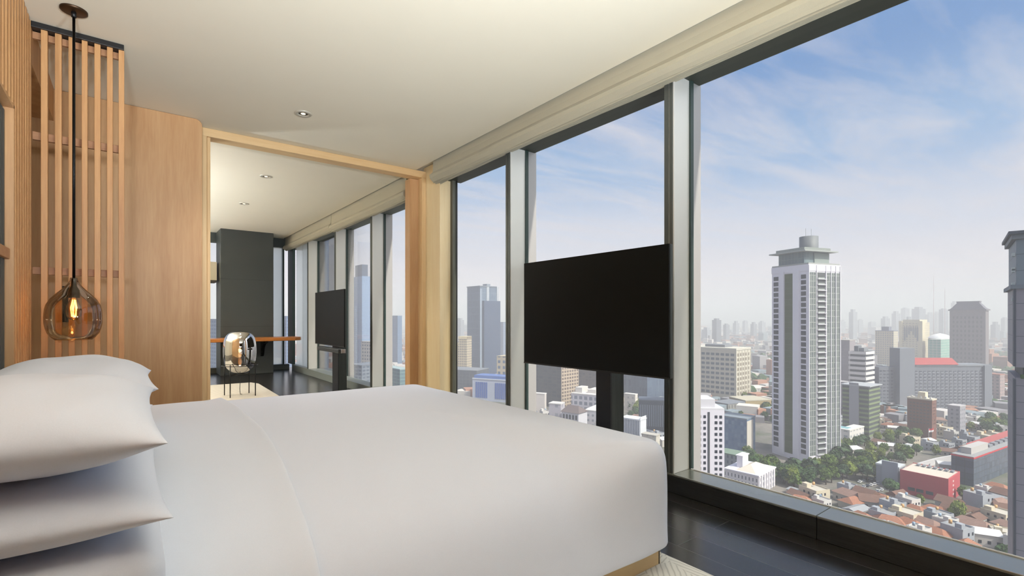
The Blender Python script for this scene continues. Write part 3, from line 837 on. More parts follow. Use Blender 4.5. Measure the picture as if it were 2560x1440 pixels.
# cream office block behind the near white tower
e, rw, lw, ht = block('office_block', 'broad cream office block with rows of square windows left of the tall tower', 1840, 641, 42, 1716, 1876, 876)
MB().box(0, 0, 0, rw, lw, ht).build('walls', flat((184, 178, 164), .75), e)
windows(e, 'L', 10, 9, lw * .02, lw * .98, 8, ht - 3, .72, .52, WIN_GREY, keep=90)
windows(e, 'R', 5, 9, rw * .04, rw * .96, 8, ht - 3, .5, .6, flat((122, 112, 96), .5), keep=45)
for k in range(6):
    cell('fin', flat((196, 190, 176), .75), e, rw * k / 5 - .3, -.6, 0, rw * k / 5 + .3, 0, ht)
MB().box(-.6, -.6, ht, rw + .6, lw + .6, ht + 2.5).build('roof', flat((186, 182, 170), .8), e)
cell('roof_plant', CGREY, e, rw * .3, lw * .3, ht + 2.5, rw * .8, lw * .7, ht + 6)

# near white tower at the mullion
e, rw, lw, ht = block('white_tower', 'near white apartment tower with small dark windows beside the window mullion', 1811, 262, 84, 1728, None, 1026, 'building', 18)
MB().box(0, 0, 0, rw, lw, ht).build('walls', flat((206, 202, 212), .7), e)
windows(e, 'L', 1, 14, lw * .06, lw * .16, ht - 45, ht - 2, .8, .5, WIN)
windows(e, 'L', 1, 14, lw * .20, lw * .30, ht - 45, ht - 2, .8, .5, WIN)
cell('dark_strip', CDARK, e, -.2, lw * .44, ht - 60, .2, lw * .50, ht - 1)
windows(e, 'L', 3, 14, lw * .52, lw * .96, ht - 45, ht - 2, .5, .5, WIN)
MB().box(0, 0, ht, rw, lw, ht + 1).build('roof', flat((196, 194, 200), .8), e)
MB().box(rw * .1, lw * .25, ht + 1, rw * .9, lw * .85, ht + 5.5).build('roof_house', flat((190, 188, 194), .8), e)
windows(e, 'L', 4, 1, lw * .27, lw * .83, ht + 1.5, ht + 4.5, .5, .7, WIN_GREY, name='roof_opening', keep=0) if False else None

simple('glass_block', 'blue glass office block with a cream end wall left of the tall tower', 1867, 392, 45, 1800, 1888, 1050, (92, 112, 140), (70, 96, 130), 2.4, 3.4, .25, roof=(120, 130, 140), win2=(110, 132, 156))
cell('end_wall', flat((190, 184, 176), .7), SC.objects['glass_block'], -.2, -.3, 0, 13, .1, zt(1054, 392))
simple('low_block', 'low grey block with a dull green roof at the foot of the near white tower', 1846, 352, 45, 1795, 1864, 1142, (128, 134, 142), (80, 90, 100), 3, 4, .9, roof=(108, 126, 112))
# white villa-like block with hipped roof and cube tower
e, rw, lw, ht = block('white_villa', 'low white building with a hipped roof and a square turret just above the window sill', 1896, 306, 42, 1812, 1938, 1192)
MB().box(0, 0, 0, rw, lw, ht).build('walls', wallgrid((204, 200, 204), (104, 108, 116), 2.2, 3.6, .75, 'villa_wall'), e)
MB().box(-.5, -.5, ht, rw + .5, lw + .5, ht + .8).build('eaves', CWHITE, e)
hip = MB(); a_, b_, c_ = ht + .8, ht + 4.2, .3
hip.quad((rw * .05, lw * .1, a_), (rw * .95, lw * .1, a_), (rw * .65, lw * .4, b_), (rw * .35, lw * .4, b_)).quad((rw * .95, lw * .1, a_), (rw * .95, lw * .7, a_), (rw * .65, lw * .4, b_))
hip.quad((rw * .95, lw * .7, a_), (rw * .05, lw * .7, a_), (rw * .35, lw * .4, b_), (rw * .65, lw * .4, b_)).quad((rw * .05, lw * .7, a_), (rw * .05, lw * .1, a_), (rw * .35, lw * .4, b_))
hip.build('roof', flat((196, 186, 174), .8), e)
MB().box(rw * .3, lw * .62, ht, rw * .62, lw * .8, ht + 8.2).build('turret', CWHITE, e)
MB().box(rw * .27, lw * .6, ht + 8.2, rw * .65, lw * .82, ht + 8.8).build('turret_roof', CWHITE, e)
for k in range(7): cell('pilaster', CWHITE, e, rw * (k + .1) / 7, -.5, 0, rw * (k + .3) / 7, 0, ht)

simple('fluted_hall', 'long low beige hall with upright ribs behind the trees left of the tall tower', 1864, 575, 12, None, 1928, 1003, (170, 152, 112), (140, 122, 88), 1.6, 40, .5, depth=30, roof=(176, 168, 150))
simple('grey_warehouse', 'low warehouse with a grey flat roof in front of the cream office block', 1820, 560, 30, 1780, 1864, 1012, (150, 148, 144), (110, 110, 112), 5, 6, 1.2, roof=(112, 116, 124))
simple('pale_hall', 'small pale flat roofed hall in the trees beyond the beige hall', 1884, 735, 14, None, 1930, 972, (190, 186, 182), (150, 148, 150), 6, 12, 1.5, depth=30, roof=(200, 196, 190))
simple('slab_tower', 'plain mauve slab tower just right of the tall white tower', 2124, 600, 38, 2092, 2138, 852, (150, 144, 148), (138, 132, 138), 9, 9, .3, roof=(160, 154, 150))
# banded tower
e, rw, lw, ht = block('banded_tower', 'tower of stacked white balcony bands right of the mauve slab tower', 2164, 540, 36, 2123, 2185, 880)
MB().box(.5, .5, 0, rw - .5, lw - .5, ht).build('core', flat((66, 70, 78), .5), e)
nb = int(ht / 5.6)
for k in range(nb):
    z = ht - 5.6 * (k + 1)
    if z < 0: break
    cell('band', flat((202, 198, 198), .7), e, -.5, -.5, z + 2.6, rw + .5, lw + .5, z + 5.6)
cell('roof_plant', CGREY, e, rw * .2, lw * .2, ht, rw * .7, lw * .8, ht + 4)
cell('roof_tank', CMID, e, rw * .1, lw * .5, ht, rw * .5, lw * .75, ht + 6)
# terrace block in front of it
e, rw, lw, ht = block('terrace_block', 'mid-rise block with green floor bands and a plain grey slab wall', 2172, 455, 36, 2106, 2199, 968)
MB().box(0, 0, 0, rw, lw, ht).build('walls', flat((70, 76, 76), .6), e)
for k in range(int(ht / 4.2)):
    z = ht - 4.2 * (k + 1)
    cell('planted_band', flat((112, 124, 92), .85), e, -.4, -.4, z, rw + .4, lw * .99, z + 1.7)
cell('slab_wall', flat((140, 140, 148), .7), e, -1.2, lw * .36, 0, .4, lw * .72, ht + 3)
MB().box(-1.5, -1.5, ht, rw + 2, lw + 1, ht + .9).build('roof', flat((158, 160, 164), .7), e)

# the long grey hotel
e, rw, lw, ht = block('hotel', 'long grey slab hotel with a red tiled roof section and a tall lift shaft', 2281, 575, 1.5, None, 2473, 916, 'building', 20)
MB().box(0, 0, 0, rw, lw, ht).build('wing', flat((104, 108, 118), .75), e)
we = rw * .915
windows(e, 'R', 16, 13, rw * .02, we, ht - 52, ht - 4, .62, .36, flat((66, 70, 82), .4), keep=80)
sill = MB()
for j in range(13):
    for i in range(16):
        x0 = rw * .02 + (we - rw * .02) * (i + .2) / 16
        sill.box(x0, -.5, ht - 52 + 48 * j / 13 + .4, x0 + (we - rw * .02) * .6 / 16, 0, ht - 52 + 48 * j / 13 + .95)
tag(sill.build('window_sills', flat((156, 160, 170), .7), e), None, None, None, 'stuff')
MB().box(-.6, -.6, ht, rw + .6, lw + .6, ht + 2).build('cornice', flat((118, 122, 130), .75), e)
MB().box(we, -2.5, 0, rw + 1, 4, ht + 1).build('end_pier', flat((112, 116, 126), .75), e)
MB().prism([(-1.5, ht + 2), (lw + 1.5, ht + 2), (lw * .62, ht + 9), (lw * .38, ht + 9)], 0, rw * .59, 'X').build('red_roof', flat((150, 62, 62), .8), e)
k3 = 575 / F
MB().box(-41 * k3, -5, 0, -3 * k3, 10, zt(870, 575)).build('lift_shaft', flat((112, 116, 126), .75), e)
MB().box(-3 * k3, -3, 0, 0, 10, ht + 2).build('window_shaft', flat((92, 96, 106), .7), e)
for j in range(12): cell('shaft_window', flat((60, 64, 76), .4), e, -2.6 * k3, -3.2, ht - 6 - 4.2 * j, -.6 * k3, -2.9, ht - 4 - 4.2 * j)
MB().box(-82 * k3, 2, 0, -41 * k3, 16, ht - 1).build('rear_wing', flat((98, 102, 112), .75), e)
for j in range(10):
    for i in range(4):
        x_ = (-80 + 9.5 * i) * k3
        cell('window', flat((66, 70, 82), .4), e, x_, 1.8, ht - 6 - j * 3.9, x_ + 5.5 * k3, 2.1, ht - 4.6 - j * 3.9)

# brown-grey tower with curved roof
e, rw, lw, ht = block('pagoda_tower', 'square grey-brown tower with a stepped pitched crown behind the red roof', 2464, 820, 26, 2374, 2472, 776)
MB().box(0, 0, 0, rw, lw, ht).build('walls', flat((118, 112, 116), .75), e)
windows(e, 'L', 8, 12, lw * .06, lw * .94, ht - 100, ht - 8, .42, .5, flat((76, 72, 80), .4), keep=96)
MB().box(-1.5, -1.5, ht, rw + 1.5, lw + 1.5, ht + 2.2).build('eaves', flat((112, 108, 114), .75), e)
k_ = MB()
prof_ = [(-.01, 2.2), (.06, 5), (.12, 9), (.20, 13.5)]
for (i0, h0), (i1, h1) in zip(prof_, prof_[1:]):
    c4 = lambda i, h: [(rw * i, lw * i, ht + h), (rw * (1 - i), lw * i, ht + h), (rw * (1 - i), lw * (1 - i), ht + h), (rw * i, lw * (1 - i), ht + h)]
    A4, B4 = c4(i0, h0), c4(i1, h1)
    for q in range(4): k_.quad(A4[q], A4[(q + 1) % 4], B4[(q + 1) % 4], B4[q])
k_.build('pitched_roof', flat((94, 92, 104), .75), e)
MB().box(rw * .18, lw * .18, ht + 13.5, rw * .82, lw * .82, ht + 16).build('roof_cap', flat((104, 102, 112), .75), e)

# cream building with the pointed-arch lattice
e, rw, lw, ht = block('lattice_building', 'cream building with a pointed arch lattice front far behind the hotel', 2304, 1080, 32, 2248, 2324, 806)
MB().box(0, 0, 0, rw, lw, ht).build('walls', wallgrid((196, 186, 162), (150, 140, 124), 6, 5, 1.6, 'lattice_wall'), e)
for k in range(7):
    y_ = lw * (.14 + .095 * k)
    hh = ht * .10 + 7 * abs(k - 3)
    MB().prism([(y_, ht - 10 - hh), (y_ + lw * .07, ht - 10 - hh), (y_ + lw * .07, ht - 14), (y_ + lw * .035, ht - 7), (y_, ht - 14)], -.6, .2, 'X').build('arch_window', flat((104, 108, 114), .5), e)
MB().box(2, lw * .1, ht, rw, lw * .85, ht + 6).build('roof_house', flat((196, 188, 166), .8), e)
MB().box(-2, -2, 0, rw * .3, lw * .12, ht + 3).build('corner_pier', flat((200, 188, 160), .8), e)
MB().box(-2, lw * .86, 0, rw * .3, lw, ht + 3).build('corner_pier', flat((200, 188, 160), .8), e)
simple('cream_offices', 'cream office building with a slate roof left of the lattice fronted building', 2234, 1000, 32, 2188, 2245, 828, (190, 180, 160), (120, 124, 132), 4, 4.5, 1.2, roof=(108, 112, 130), roofbox=((.2, .3, .8, .7, 8),))
simple('green_glass_block', 'green glass block below the white dome far behind the hotel', 2352, 930, 30, 2320, 2374, 850, (170, 180, 170), (110, 160, 148), 6, 5, .6, roof=(180, 184, 180))
e = empty('white_dome', P(2350, 1060), 0, 'shallow white stadium dome in the haze left of the grey-brown tower', 'dome')
MB().lathe([(19, 0), (19, zt(846, 1060))], n=24).build('drum', CGREY, e, True)
MB().lathe([(21, zt(846, 1060)), (18, zt(841, 1060)), (10, zt(836, 1060)), (.01, zt(833, 1060))], n=28).build('dome', flat((222, 220, 222), .6), e, True)

# grey panelled building at the right edge
e, rw, lw, ht = block('panelled_building', 'close grey panelled building cut off by the right edge of the window', 2538, 132, -42, None, 2720, 586, 'building', 8)
z_ = lambda py: zt(py, 132)
pan = wallgrid((78, 82, 92), (128, 126, 136), 40, 4.38, .07, 'grey_panels')
pan2 = wallgrid((74, 84, 92), (108, 120, 130), 40, 4.38, .07, 'teal_panels')
MB().box(0, 0, 0, rw, 26, z_(944)).build('lower_wall', pan, e)
MB().box(0, 0, z_(918), rw, 26, z_(716)).build('middle_wall', pan, e)
MB().box(.2, .3, z_(716), rw, 26, z_(590)).build('upper_wall', pan2, e)
MB().box(1.5, 1.0, z_(944), rw, 26, z_(918)).build('terrace_recess', CDARK, e)
MB().box(-.9, -.5, z_(722), rw, 26, z_(712)).build('ledge', flat((96, 106, 116), .6), e)
MB().box(-1.3, -.9, z_(586), rw, 26, z_(578)).build('cornice', flat((70, 78, 86), .6), e)
MB().box(-.7, -.4, z_(598), rw, 26, z_(586)).build('frieze', flat((96, 104, 110), .6), e)
for k in range(5):
    cell('balcony_rail', flat((150, 160, 160), .5), e, -.6, .2, z_(640 + k * 40 if k < 2 else 600 + k * 38), 0, 2.4, z_(632 + k * 40 if k < 2 else 592 + k * 38))
MB().box(-.35, -.2, z_(916), .15, 3, z_(722)).box(-.35, -.2, 0, .15, 3, z_(948)).build('dark_edge', flat((58, 66, 78), .5), e)
for k in range(6):
    cell('planting', flat((58, 82, 46), .9), e, 1 + k * 2.6, -.2, z_(946), 3 + k * 2.6, .9, z_(936 - 3 * (k % 3)))

# brown office block
e, rw, lw, ht = block('brown_block', 'reddish brown office block with a pale rooftop hut in front of the hotel', 2330, 440, 32, 2268, 2341, 1002)
MB().box(0, 0, 0, rw, lw, ht).build('walls', flat((112, 76, 66), .75), e)
windows(e, 'L', 6, 7, lw * .08, lw * .92, 14, ht - 2, .62, .42, flat((76, 64, 66), .35), keep=42)
windows(e, 'R', 2, 7, rw * .1, rw * .9, 14, ht - 2, .5, .42, flat((84, 62, 58), .35), keep=14)
MB().box(-.3, -.3, ht, rw + .3, lw + .3, ht + 1.2).build('roof', flat((190, 180, 164), .8), e)
MB().box(rw * .2, lw * .3, ht + 1.2, rw * .8, lw * .6, ht + 6.5).build('roof_hut', flat((206, 192, 168), .8), e)
for k in range(5): cell('roof_tank', flat((206, 202, 198), .7), e, rw * .1, lw * (.05 + .19 * k), ht + 1.2, rw * .25, lw * (.12 + .19 * k), ht + 2.8)

# red box and its neighbours
e, rw, lw, ht = block('red_building', 'plain red box of a building with a flat beige roof among the small houses', 2371, 293, 36, 2250, 2400, 1200)
RED = flat((166, 64, 72), .7)
MB().box(0, 0, 0, rw, lw, ht).build('walls', RED, e)
MB().box(.4, .4, ht, rw - .4, lw - .4, ht + .15).build('roof', flat((188, 178, 166), .9), e)
MB().box(0, 0, ht, rw, .4, ht + .6).box(0, 0, ht, .4, lw, ht + .6).box(rw - .4, 0, ht, rw, lw, ht + .6).build('parapet', flat((178, 80, 84), .7), e)
for f in (.30, .50, .68):
    cell('window', WIN, e, -.1, lw * f, 2.6, .2, lw * (f + .15), 4.6)
for k in range(7): cell('roof_unit', CGREY, e, rw * .75, lw * (.08 + .12 * k), ht + .15, rw * .9, lw * (.14 + .12 * k), ht + 1.2)
for j in range(4): cell('window', flat((196, 170, 170), .5), e, rw * .35, -.1, 3 + j * 2.6, rw * .45, .1, 4 + j * 2.6)
simple('grey_annex', 'blank grey annex with a taller slanted panel at the left end of the red building', 2247, 318, 36, 2190, 2262, 1172, (134, 140, 150), (126, 132, 142), 30, 4, .15, roof=(176, 180, 184))
cell('tall_panel', flat((132, 138, 150), .7), SC.objects['grey_annex'], -.6, .4, 0, .2, 9, zt(1158, 318))
simple('ribbed_shed', 'grey ribbed metal shed behind the right end of the red building', 2424, 326, 30, 2378, 2430, 1186, (132, 138, 150), (112, 118, 130), .9, 60, .25, roof=(160, 164, 170))
# dark glass building with red trim
e, rw, lw, ht = block('dark_glass_building', 'dark glass office building with a red line round its parapet', 2434, 322, 30, 2378, 2590, 1148)
MB().box(0, 0, 0, rw, lw, ht).build('walls', wallgrid((58, 66, 78), (66, 76, 92), 4.5, 4.0, .16, 'dark_glass', (80, 90, 106), .2), e)
MB().box(-.3, -.3, ht, rw + .3, lw + .3, ht + .9).build('red_trim', flat((178, 52, 60), .6), e)
MB().box(0, 0, ht + .9, rw, lw, ht + 1.3).build('roof', flat((136, 136, 138), .85), e)
MB().box(rw * .06, lw * .3, ht + 1.3, rw * .3, lw * .75, ht + 5.5).build('roof_hut', flat((168, 164, 162), .8), e)
for k in range(6): cell('roof_unit', CGREY, e, rw * (.34 + .08 * k), lw * .35, ht + 1.3, rw * (.39 + .08 * k), lw * .6, ht + 3)
MB().box(rw * .15, lw * .8, ht + 1.3, rw, lw * .82, ht + 6).build('roof_screen', flat((170, 90, 92), .7), e)
simple('pool_house', 'white block with a pale blue pool on its roof right of the tall tower foot', 2124, 425, 34, 2098, 2160, 1078, (206, 202, 200), (150, 154, 160), 6, 5, 1.6, roof=(206, 202, 196))
MB().box(3, 3, zt(1078, 425) + 1, 12, 14, zt(1078, 425) + 1.1).build('pool', flat((140, 186, 196), .1), SC.objects['pool_house'])
simple('grey_townhouse', 'narrow grey townhouse with a gabled top right of the brown block', 2400, 470, 30, 2369, 2414, 1018, (150, 148, 156), (104, 106, 116), 4, 4, 1.2, roof=(168, 164, 166))
simple('pink_flats', 'low pink-grey flats beside the hotel at the right', 2500, 640, 26, 2474, 2512, 938, (158, 140, 138), (110, 104, 110), 5, 4.4, 1.4, roof=(150, 104, 92))

# ---- towers seen through the left bays and the living room
e, rw, lw, ht = block('dark_twin_tower', 'dark glass tower of two joined slabs left of the bedroom television', 1200, 900, 40, 1168, 1246, 716, 'skyscraper')
MB().box(0, 0, 0, rw * .9, lw, ht).build('tall_slab', wallgrid((104, 118, 134), (70, 86, 106), 3.0, 13, .6, 'tower_bands', (78, 96, 116)), e)
MB().box(rw * .12, -6, 0, rw, 0, ht - 26).build('front_slab', flat((60, 74, 98), .25), e)
MB().box(-.3, -.4, 0, rw * .1, .3, ht - 4).build('edge_pier', flat((122, 134, 150), .5), e)
MB().box(rw * .35, -.6, ht - 26, rw * .48, .2, ht).box(rw * .9, -.6, ht - 26, rw, lw, ht).build('crown_pier', flat((150, 156, 164), .6), e)
MB().box(-1, -1, ht, rw * .9, lw + 1, ht + 1.5).build('roof', flat((110, 118, 130), .6), e)
MB().box(rw * .5, lw * .2, ht + 1.5, rw * .7, lw * .5, ht + 6).build('roof_plant', flat((110, 118, 130), .6), e)
e, rw, lw, ht = block('stepped_block', 'cream office block with a stepped top left of the dark twin tower', 1167, 840, 70, 1112, None, 846, 'building', 20)
gm = wallgrid((188, 174, 146), (104, 98, 98), 3.4, 4.2, .7, 'stepped_grid')
for k, (f0, f1, py) in enumerate(((0, .38, 842), (.38, .62, 858), (.62, .85, 872), (.85, 1.2, 884))):
    MB().box(0, lw * f0, 0, rw, lw * f1, zt(py, 840)).build('step', gm, e)
    cell('step_cap', flat((196, 180, 148), .8), e, -.4, lw * f0, zt(py, 840) - 4, rw, lw * f1, zt(py, 840) + .6)
simple('far_slim_tower', 'slim blue-grey tower in the haze right of the dark twin tower', 1258, 1350, 55, 1246, 1269, 806, (120, 132, 152), (92, 108, 134), 4, 5, .8, cat='skyscraper', roof=(120, 130, 146))
simple('cream_low_block', 'small cream block with blue glass at the foot of the slim far tower', 1266, 780, 60, 1242, 1285, 892, (196, 182, 156), (86, 106, 136), 9, 9, 2.4)
simple('grey_podium', 'flat grey podium block below the stepped cream block', 1192, 720, 66, 1080, 1222, 928, (86, 92, 102), (70, 78, 90), 6, 5, .4, roof=(110, 114, 122))
e, rw, lw, ht = block('blue_white_block', 'low white block with bright blue glazed bays above the far edge of the bed', 1272, 640, 64, 1181, 1290, 950)
MB().box(0, 0, 0, rw, lw, ht).build('walls', flat((168, 174, 192), .7), e)
for f0, f1 in ((.06, .38), (.58, .92)):
    n_ = 6
    for k in range(n_):
        a0 = lw * (f0 + (f1 - f0) * k / n_)
        cell('glazed_bay', flat((66, 94, 160), .3), e, -.3, a0, 4, .2, a0 + lw * (f1 - f0) / n_ * .8, ht - 5)
MB().box(0, lw * .05, ht, rw, lw * .95, ht + 4).build('roof_glazing', flat((84, 112, 172), .4), e)
MB().box(-.6, 0, ht - 1.2, rw, lw, ht).build('cornice', flat((196, 200, 210), .7), e)
e, rw, lw, ht = block('brown_grid_tower', 'brown office tower with a sunlit cream grid on its end wall below the television', 1403, 600, 48, 1332, 1446, 800, 'skyscraper')
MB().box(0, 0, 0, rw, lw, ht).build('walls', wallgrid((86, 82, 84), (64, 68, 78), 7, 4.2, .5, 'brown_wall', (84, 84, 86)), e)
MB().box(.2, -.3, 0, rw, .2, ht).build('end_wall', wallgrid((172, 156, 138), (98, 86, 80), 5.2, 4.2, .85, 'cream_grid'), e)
simple('brown_tower', 'dull brown tower just left of the television post', 1496, 660, 52, 1446, 1532, 800, (104, 96, 96), (80, 80, 88), 5, 4, .8, win2=(112, 100, 92), cat='skyscraper')
simple('steel_tower', 'dark blue glass tower right of the television post', 1618, 650, 45, 1556, 1668, 820, (74, 90, 112), (58, 74, 98), 4, 9, .5, win2=(84, 100, 120), cat='skyscraper')
e, rw, lw, ht = block('striped_block', 'dark block ribbed with pale upright stripes seen below the right end of the television', 1674, 470, 76, 1597, None, 1004, 'building', 20)
MB().box(0, 0, 0, rw, lw, ht).build('walls', flat((58, 66, 80), .5), e)
for k in range(16): cell('stripe', flat((136, 148, 164), .6), e, -.35, lw * (.04 + .06 * k), 6, 0, lw * (.055 + .06 * k), ht - 4)
MB().box(-.4, -.4, ht, rw, lw, ht + 1).build('roof', flat((84, 92, 106), .7), e)
e, rw, lw, ht = block('finned_block', 'pale blue-white block with upright fins at the foot of the ribbed dark block', 1600, 425, 50, 1552, 1615, 1052)
MB().box(0, 0, 0, rw, lw, ht).build('walls', flat((104, 118, 140), .5), e)
for k in range(12): cell('fin', flat((196, 198, 206), .6), e, -.6, lw * (.02 + .085 * k), 0, 0, lw * (.045 + .085 * k), ht)
MB().box(-.6, -.6, ht, rw + .3, lw + .4, ht + 1).build('roof', flat((196, 198, 204), .8), e)
cell('end_wall', flat((200, 202, 208), .7), e, 0, -.3, 0, rw, .1, ht + 3)
# colonial house with arches
e, rw, lw, ht = block('arcade_house', 'white house with dark arched windows and a brown hipped roof beyond the bed', 1446, 470, 52, 1404, 1468, 1034)
MB().box(0, 0, 0, rw, lw, ht).build('walls', flat((186, 184, 192), .7), e)
for k in range(5):
    y_ = lw * (.07 + .185 * k); wd = lw * .11
    MB().prism([(y_, ht - 6.5), (y_ + wd, ht - 6.5), (y_ + wd, ht - 3)] + [(y_ + wd / 2 + wd / 2 * math.cos(R(t)), ht - 3 + wd / 2 * math.sin(R(t))) for t in (30, 60, 90, 120, 150)] + [(y_, ht - 3)], -.15, .2, 'X').build('arched_window', CDARK, e)
hip = MB(); hip.quad((-1, -1, ht), (-1, lw + 1, ht), (rw * .4, lw * .8, ht + 6), (rw * .4, lw * .2, ht + 6)).quad((-1, -1, ht), (rw + 1, -1, ht), (rw * .4, lw * .2, ht + 6)).quad((rw + 1, -1, ht), (rw + 1, lw + 1, ht), (rw * .4, lw * .8, ht + 6), (rw * .4, lw * .2, ht + 6)).quad((rw + 1, lw + 1, ht), (-1, lw + 1, ht), (rw * .4, lw * .8, ht + 6)).quad((-1, -1, ht), (rw + 1, -1, ht), (rw + 1, lw + 1, ht), (-1, lw + 1, ht))
hip.build('roof', flat((96, 84, 84), .8), e)
simple('white_mall', 'white flat roofed hall with a canopy just left of the television post', 1496, 540, 58, 1428, 1530, 990, (190, 186, 194), (120, 124, 138), 6, 6, 1.2, roof=(206, 200, 196), roofbox=((.2, .2, .7, .5, 4), (.1, .65, .5, .9, 6)))
simple('white_annex', 'white flat roofed annex in front of the white hall', 1500, 490, 60, 1462, 1540, 1030, (196, 192, 198), (138, 142, 154), 5, 5, 1.5, roof=(206, 202, 200))
simple('white_cube', 'white blank cube of a building beside the second mullion', 1362, 570, 66, 1320, 1366, 986, (206, 196, 190), (196, 188, 184), 9, 9, .3, roof=(210, 204, 200))
simple('grey_cube', 'pale grey cube of a building with a flat top left of the arcaded house', 1402, 490, 64, 1372, 1412, 1012, (172, 168, 176), (140, 140, 150), 9, 9, 3, roof=(190, 186, 184))
simple('white_turret_block', 'small white block with a flat roof just right of the television post', 1588, 585, 50, 1560, 1594, 988, (206, 198, 190), (168, 164, 162), 6, 6, 2, roof=(208, 202, 196))
simple('cream_cottage', 'cream house with a flat roof peeping over the foot end of the bed', 1640, 405, 50, 1604, 1650, 1092, (188, 182, 172), (140, 136, 132), 5, 5, 2)
# living room view
e, rw, lw, ht = block('blue_spire_tower', 'tall pale blue tower with a dark crown seen past the living room television', 905, 1000, 40, 884, 926, 690, 'skyscraper')
MB().box(0, 0, 0, rw, lw, ht).build('shaft', wallgrid((126, 146, 176), (96, 122, 160), 3, 4, .5, 'pale_blue_tower', (116, 140, 172)), e)
MB().box(rw * .1, lw * .1, ht, rw * .8, lw * .9, ht + 24).build('crown', flat((64, 76, 96), .4), e)
MB().box(-4, lw * .5, 0, 0, lw * 1.2, ht - 60).build('side_slab', wallgrid((140, 158, 184), (104, 128, 162), 5, 4, .8, 'pale_side'), e)
simple('teal_tower', 'blue-grey tower beyond the living room bay nearest the doorway', 994, 1100, 52, 978, 1005, 790, (104, 124, 150), (84, 106, 136), 4, 4, .5, cat='skyscraper', roof=(120, 136, 156))
simple('grid_midrise', 'cream mid-rise with a dark window grid at the foot of the pale blue tower', 928, 640, 58, 903, 946, 856, (178, 172, 168), (104, 110, 124), 4.5, 4.5, 1.2)
simple('teal_hall', 'low teal hall below the blue-grey tower in the living room bay', 1000, 560, 40, 955, 1026, 925, (110, 136, 138), (84, 108, 116), 8, 4, .5, roof=(140, 158, 160))
simple('corner_tower', 'blue glass tower between the mullions by the living room corner', 806, 900, 45, 798, 822, 600, (104, 124, 156), (80, 104, 142), 4, 5, .7, cat='skyscraper')
simple('end_window_tower', 'blue-grey tower seen in the slot beside the corner post', 716, 620, 45, 704, 730, 792, (96, 116, 146), (72, 94, 128), 6, 4, .9)
simple('end_window_block', 'blue-grey block seen left of the charcoal pier', 545, 520, 50, 505, 580, 800, (120, 136, 160), (84, 104, 134), 6, 4, .9)
simple('bay_lowrise', 'grey low block at the bottom of the living room bay', 905, 560, 60, 868, 960, 915, (120, 128, 140), (84, 94, 110), 6, 4, 1)

# ---- towers standing in the far haze
far = [(1791, 1900, 1780, 1803, 800), (1768, 2300, 1754, 1779, 824), (2133, 2500, 2122, 2143, 780), (2148, 3200, 2144, 2158, 800), (2213, 2600, 2202, 2225, 796), (2240, 2900, 2229, 2251, 784),
       (2263, 3300, 2252, 2274, 771), (2298, 2500, 2279, 2314, 772), (2322, 3400, 2314, 2336, 786), (2358, 2600, 2347, 2371, 774), (2386, 3000, 2377, 2396, 757), (2489, 2300, 2476, 2500, 812), (2512, 2800, 2502, 2522, 796),
       (2342, 3800, 2334, 2348, 782), (2104, 3600, 2100, 2114, 804), (2178, 3400, 2170, 2190, 806), (1905, 3200, 1896, 1914, 806), (1840, 3000, 1832, 1848, 808), (1862, 3600, 1856, 1870, 803), (1152, 2600, 1140, 1160, 800),
       (2420, 3300, 2408, 2436, 770), (2402, 3600, 2394, 2410, 764), (1884, 2600, 1876, 1892, 810), (2270, 2100, 2262, 2282, 800), (1815, 2500, 1808, 1824, 812)]
for i, (px, d, a, b, t) in enumerate(far):
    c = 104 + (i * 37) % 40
    near_ = ['left of the tall white tower', 'in the haze behind the hotel', 'in the haze left of the dark twin tower'][0 if 1700 < px < 1930 else (1 if px > 2000 else 2)]
    g_ = 'hazy towers ' + near_
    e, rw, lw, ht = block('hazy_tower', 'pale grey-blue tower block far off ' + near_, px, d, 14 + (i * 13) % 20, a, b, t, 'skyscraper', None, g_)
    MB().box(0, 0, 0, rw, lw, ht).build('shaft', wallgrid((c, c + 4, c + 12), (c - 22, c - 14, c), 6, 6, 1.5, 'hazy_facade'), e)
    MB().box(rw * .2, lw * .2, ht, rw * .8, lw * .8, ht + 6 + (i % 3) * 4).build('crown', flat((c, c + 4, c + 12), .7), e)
for px, d, t in ((2334, 2400, 688), (2362, 2300, 722)):
    e = empty('radio_mast', P(px, d), 0, 'thin lattice radio mast in the haze, the %s of two' % ('taller' if t < 700 else 'shorter'), 'mast')
    hm_ = zt(t, d)
    MB().tube([(0, 0, 0), (0, 0, hm_)], [1.6, .7], 4).build('mast', flat((150, 112, 112), .7), e)
    for k in range(3): MB().tube([(0, 0, hm_ * .9), (60 * math.cos(k * 2.1), 60 * math.sin(k * 2.1), 0)], .15, 3).build('guy_wire', CGREY, e)

# ------------------------------------------------------------------ small houses
def roofset(w, l, h, rise, hipf, over):
    a = MB()
    x0, x1, y0, y1 = -over, w + over, -over, l + over
    r0, r1 = y0 + (y1 - y0) * hipf, y1 - (y1 - y0) * hipf
    xm = w / 2
    a.quad((x0, y0, h), (xm, r0, h + rise), (xm, r1, h + rise), (x0, y1, h)).quad((x1, y1, h), (xm, r1, h + rise), (xm, r0, h + rise), (x1, y0, h))
    a.quad((x0, y0, h), (x1, y0, h), (xm, r0, h + rise)).quad((x1, y1, h), (x0, y1, h), (xm, r1, h + rise)).quad((x0, y0, h), (x0, y1, h), (x1, y1, h), (x1, y0, h))
    return a
TILE = {}
def tile(c):
    if c not in TILE:
        TILE[c] = wallgrid(tuple(int(v * .82) for v in c), c, .9, .35, .05, 'roof_tiles', tuple(min(255, int(v * 1.12)) for v in c), .85)
    return TILE[c]
KINDS = []
